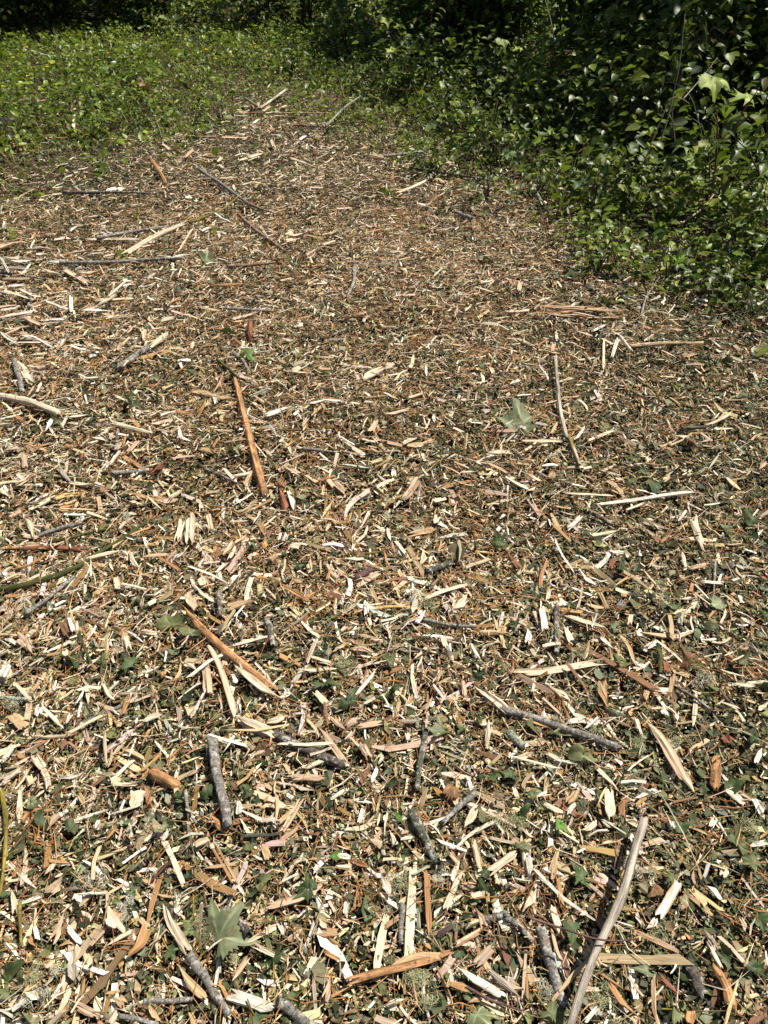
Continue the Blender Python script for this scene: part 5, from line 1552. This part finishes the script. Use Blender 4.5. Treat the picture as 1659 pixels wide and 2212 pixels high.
# ------------------------------------------------------------------ flowers and other small plants
def flower(reg, x, y, colr, label, lift, size=0.016):
    X, Y = Q(reg, (x, y))
    p = P(X, Y, lift)
    root = bpy.data.objects.new('flower', None)
    COL.objects.link(root)
    gz = float(H(p[0], p[1]))
    root.location = (p[0], p[1], gz)
    h = p[2] - gz
    V, F, C, G, caps = tube_mesh([(0.01, 0.01, 0), (0.0, 0.01, h * 0.5), (0, 0, h)], 0.0016, 0.0012, TINT['n'], 5, 6)
    link('stem', raw_mesh('stem', V, F, col=C, grain=G, mat=SKIN, smooth=True, ngons=caps), root)
    n = 9
    a = np.arange(n) / n * 6.283 + rng.random()
    V, F, C = batch_leaves(np.tile([0, 0, h], (n, 1)), np.full(n, size), a, np.full(n, -0.35) + rng.normal(0, 0.1, n), rng.normal(0, .1, n), np.tile(colr, (n, 1)), 1.2)
    link('head', raw_mesh('head', V, None, F, col=C, mat=PETAL), root)
    tag(root, label, 'flower', 'flowers in the low green plants')


FL = [(115, 205), (85, 235), (60, 250), (205, 290), (225, 275), (120, 330), (480, 180), (470, 230), (540, 130), (430, 260), (760, 215), (890, 215), (860, 300), (930, 255), (1000, 240), (790, 275), (800, 60), (1100, 192), (1172, 237), (1050, 80)]
FL.sort()
NTH = ['leftmost', 'second from the left', 'third from the left', 'fourth from the left', 'fifth from the left', 'sixth from the left', 'seventh from the left', 'eighth from the left', 'ninth from the left', 'tenth from the left',
       'eleventh from the left', 'twelfth from the left', 'thirteenth from the left', 'fourteenth from the left', 'fifteenth from the left', 'sixteenth from the left', 'seventeenth from the left', 'eighteenth from the left', 'second from the right', 'rightmost']
for i, (x, y) in enumerate(FL):
    flower(1, x, y, (0.75, 0.52, 0.02), f'small yellow flower in the far green plants, {NTH[i]} of its kind', 0.17 if y > 100 else 0.30, 0.019)
flower(1, 490, 272, (0.75, 0.75, 0.72), 'white flower head in the far green plants', 0.16, 0.034)
flower(2, 795, 225, (0.75, 0.55, 0.52), 'pale pink flower in front of the dark thicket', 0.62, 0.030)


def sapling(X, Y, Ytop, lean, nleaf, leaf_s, tints, label, noun='sapling', spike=False, slim=1.0):
    """an upright young plant: stem, side leaves one by one from foot to tip"""
    p = P(X, Y)
    dep = (p - C0) @ FW
    h = (Y - Ytop) * px_size(p) / math.cos(PITCH) * 0.92
    root = bpy.data.objects.new(noun.replace(' ', '_'), None)
    COL.objects.link(root)
    root.location = p
    n = 24
    t = np.linspace(0, 1, n)
    pth = np.stack((lean * h * t ** 1.6 + 0.02 * np.sin(t * 7 + X), 0.02 * np.cos(t * 5 + X), h * t), 1)
    V, F, C, G, caps = tube_mesh(pth[::4], 0.0042, 0.0014, TINT['y'], 6, 12)
    link('stem', raw_mesh('stem', V, F, col=C, grain=G, mat=SKIN, smooth=True, ngons=caps), root)
    for i in range(nleaf):
        k = 0.22 + 0.78 * (i + rng.random()) / nleaf
        q = np.array([np.interp(k, t, pth[:, j]) for j in range(3)])
        a = i * 2.4 + rng.normal(0, 0.3)
        key = ('sap', slim, int(rng.integers(0, 3)))
        if key not in SINGLE:
            V, F, C = batch_leaves(np.zeros((1, 3)), np.array([1.0]), np.zeros(1), np.zeros(1), np.zeros(1), np.array(tints[key[2] % len(tints)])[None], slim)
            SINGLE[key] = raw_mesh('leaf', V, None, F, col=C, mat=LEAF, smooth=True)
        lf = link('leaf', SINGLE[key], root)
        r = rng.uniform(0.2, 1.0) * leaf_s * 1.5 * (1.15 - k * 0.6)
        lf.location = (q[0] + math.cos(a) * r, q[1] + math.sin(a) * r, q[2] + rng.normal(0, 0.01))
        sc = leaf_s * rng.uniform(0.75, 1.25)
        lf.scale = (sc, sc, sc)
        lf.rotation_euler = (rng.normal(0, 0.3), rng.normal(0.1, 0.3), a)
    if spike:
        m = 60
        zz = rng.uniform(0.72, 1.0, m) * h
        aa = rng.uniform(0, 6.28, m)
        V, F, C = batch_leaves(np.stack((lean * zz + np.cos(aa) * 0.006, np.sin(aa) * 0.006, zz), 1), np.full(m, 0.016), aa, np.full(m, -0.6), np.zeros(m), np.tile((0.42, 0.36, 0.03), (m, 1)))
        link('flower_spike', raw_mesh('flower_spike', V, None, F, col=C, mat=PETAL), root)
    tag(root, label, 'plant', 'young upright plants before the thicket')


YG = [(0.17, 0.24, 0.03), (0.13, 0.21, 0.03), (0.21, 0.26, 0.04)]
sapling(925, 225, 18, 0.02, 46, 0.055, YG, 'upright yellow-green plant with a yellow flower spike before the dark thicket', spike=True)
sapling(885, 230, 118, -0.05, 24, 0.05, YG, 'short yellow-green sprig left of the yellow-spiked plant')
sapling(1000, 262, 130, 0.06, 30, 0.05, YG, 'short yellow-green sprig right of the yellow-spiked plant')
sapling(1120, 300, 140, 0.10, 40, 0.06, YG, 'bushy yellow-green plant at the middle of the thicket front')
sapling(1322, 215, 0, 0.01, 40, 0.055, [(0.06, 0.11, 0.03), (0.08, 0.13, 0.035), (0.05, 0.09, 0.03)], 'slim plant with paired narrow leaves rising in the dark thicket', slim=0.55)
sapling(1270, 240, 30, 0.05, 34, 0.06, YG, 'yellow-green leafy stem left of the slim narrow-leaved plant')
sapling(1455, 300, 0, 0.10, 70, 0.07, YG, 'tall sunlit sapling with yellow-green leaves at the upper right')
sapling(1540, 320, 5, -0.08, 50, 0.07, YG, 'second tall sunlit sapling further right at the upper right')
sapling(1640, 370, 200, -0.25, 30, 0.06, YG, 'low sunlit sprig at the right edge below the tall saplings')
sapling(1340, 480, 300, 0.12, 34, 0.055, YG, 'leafy sunlit sprig at the right, before the large lobed leaves')
sapling(1600, 560, 400, 0.05, 60, 0.035, [(0.07, 0.11, 0.03), (0.09, 0.14, 0.04), (0.11, 0.16, 0.04)], 'small-leaved bushy sprig at the right edge above the red twig')
sapling(1650, 620, 430, -0.1, 60, 0.035, [(0.07, 0.11, 0.03), (0.09, 0.14, 0.04), (0.11, 0.16, 0.04)], 'small-leaved sprig cut by the right edge above the red twig')
sapling(1255, 560, 470, 0.1, 26, 0.04, YG, 'low yellow-green sprig at the chips\' right border')
sapling(1320, 590, 500, -0.1, 26, 0.045, YG, 'low yellow-green sprig overlapping the chips\' right border, lower one')


def cane(pts, r, tint, label):
    """a bare stem arching through the thicket; pts = picture spots with their distance inwards"""
    q = []
    for X, Y, dist in pts:
        d = FW + np.array([(X / 1659 - 0.5) * 1.5 * TH, 0, 0]) + UP * ((0.5 - Y / 2212) * 2 * TH)
        q.append(C0 + d * (dist / d[1]))
    V, F, C, G, caps = tube_mesh(q, r, r * 0.5, TINT[tint], 6, 18)
    o, org = mesh_at('bare_stem', V, F, C, G, SKIN, True, caps)
    tag(o, label, 'stem', 'bare stems in the thicket')


cane([(1420, 330, 4.0), (1445, 250, 4.1), (1470, 130, 4.2), (1480, 30, 4.3)], 0.004, 'k', 'long upright bare stem in the dark thicket at the upper right')
cane([(1460, 320, 4.1), (1450, 240, 4.2), (1475, 150, 4.25)], 0.0035, 'u', 'shorter bare stem beside the long upright one')
cane([(1475, 215, 4.1), (1510, 175, 4.2), (1550, 125, 4.3)], 0.003, 's', 'thin bare stem slanting right in the dark thicket')
cane([(1198, 90, 5.6), (1190, 45, 5.6), (1175, -10, 5.7)], 0.004, 's', 'wavy bare stem hanging at the top of the thicket')
cane([(1395, 340, 3.9), (1450, 205, 3.9), (1462, 205, 3.9), (1490, 225, 3.9)], 0.004, 't', 'thin bent grassy stem over the large lobed leaves')
cane([(1590, 280, 3.8), (1600, 250, 3.8), (1640, 190, 3.8)], 0.004, 'r', 'thin reddish stem near the right edge of the thicket')
cane([(790, 195, 7.2), (900, 193, 6.8), (985, 196, 6.4)], 0.004, 'r', 'thin reddish runner stretched level before the thicket')


def berries():
    import bmesh
    p = P(1272, 365)
    root = bpy.data.objects.new('berry_cluster', None)
    COL.objects.link(root)
    root.location = p
    bm = bmesh.new()
    bmesh.ops.create_icosphere(bm, subdivisions=2, radius=0.011)
    rs = np.random.default_rng(3)
    for v in bm.verts:
        v.co *= 1 + 0.14 * rs.normal()
    V = np.array([v.co for v in bm.verts]); F = [[v.index for v in f.verts] for f in bm.faces]
    bm.free()
    me = raw_mesh('berry', V, None, F, col=np.tile((0.30, 0.02, 0.02), (len(V), 1)), mat=PETAL, smooth=True)
    for dx, dz in ((0, 0.30), (0.028, 0.285), (-0.02, 0.27), (0.008, 0.262)):
        b = link('berry', me, root)
        b.location = (dx, -0.16, dz)
    V, F, C, G, caps = tube_mesh([(0, 0, 0), (0, -0.08, 0.2), (0.004, -0.155, 0.28)], 0.003, 0.0015, TINT['n'], 5, 8)
    link('stem', raw_mesh('stem', V, F, col=C, grain=G, mat=SKIN, smooth=True, ngons=caps), root)
    tag(root, 'small cluster of red berries among the thicket leaves', 'berries')


berries()
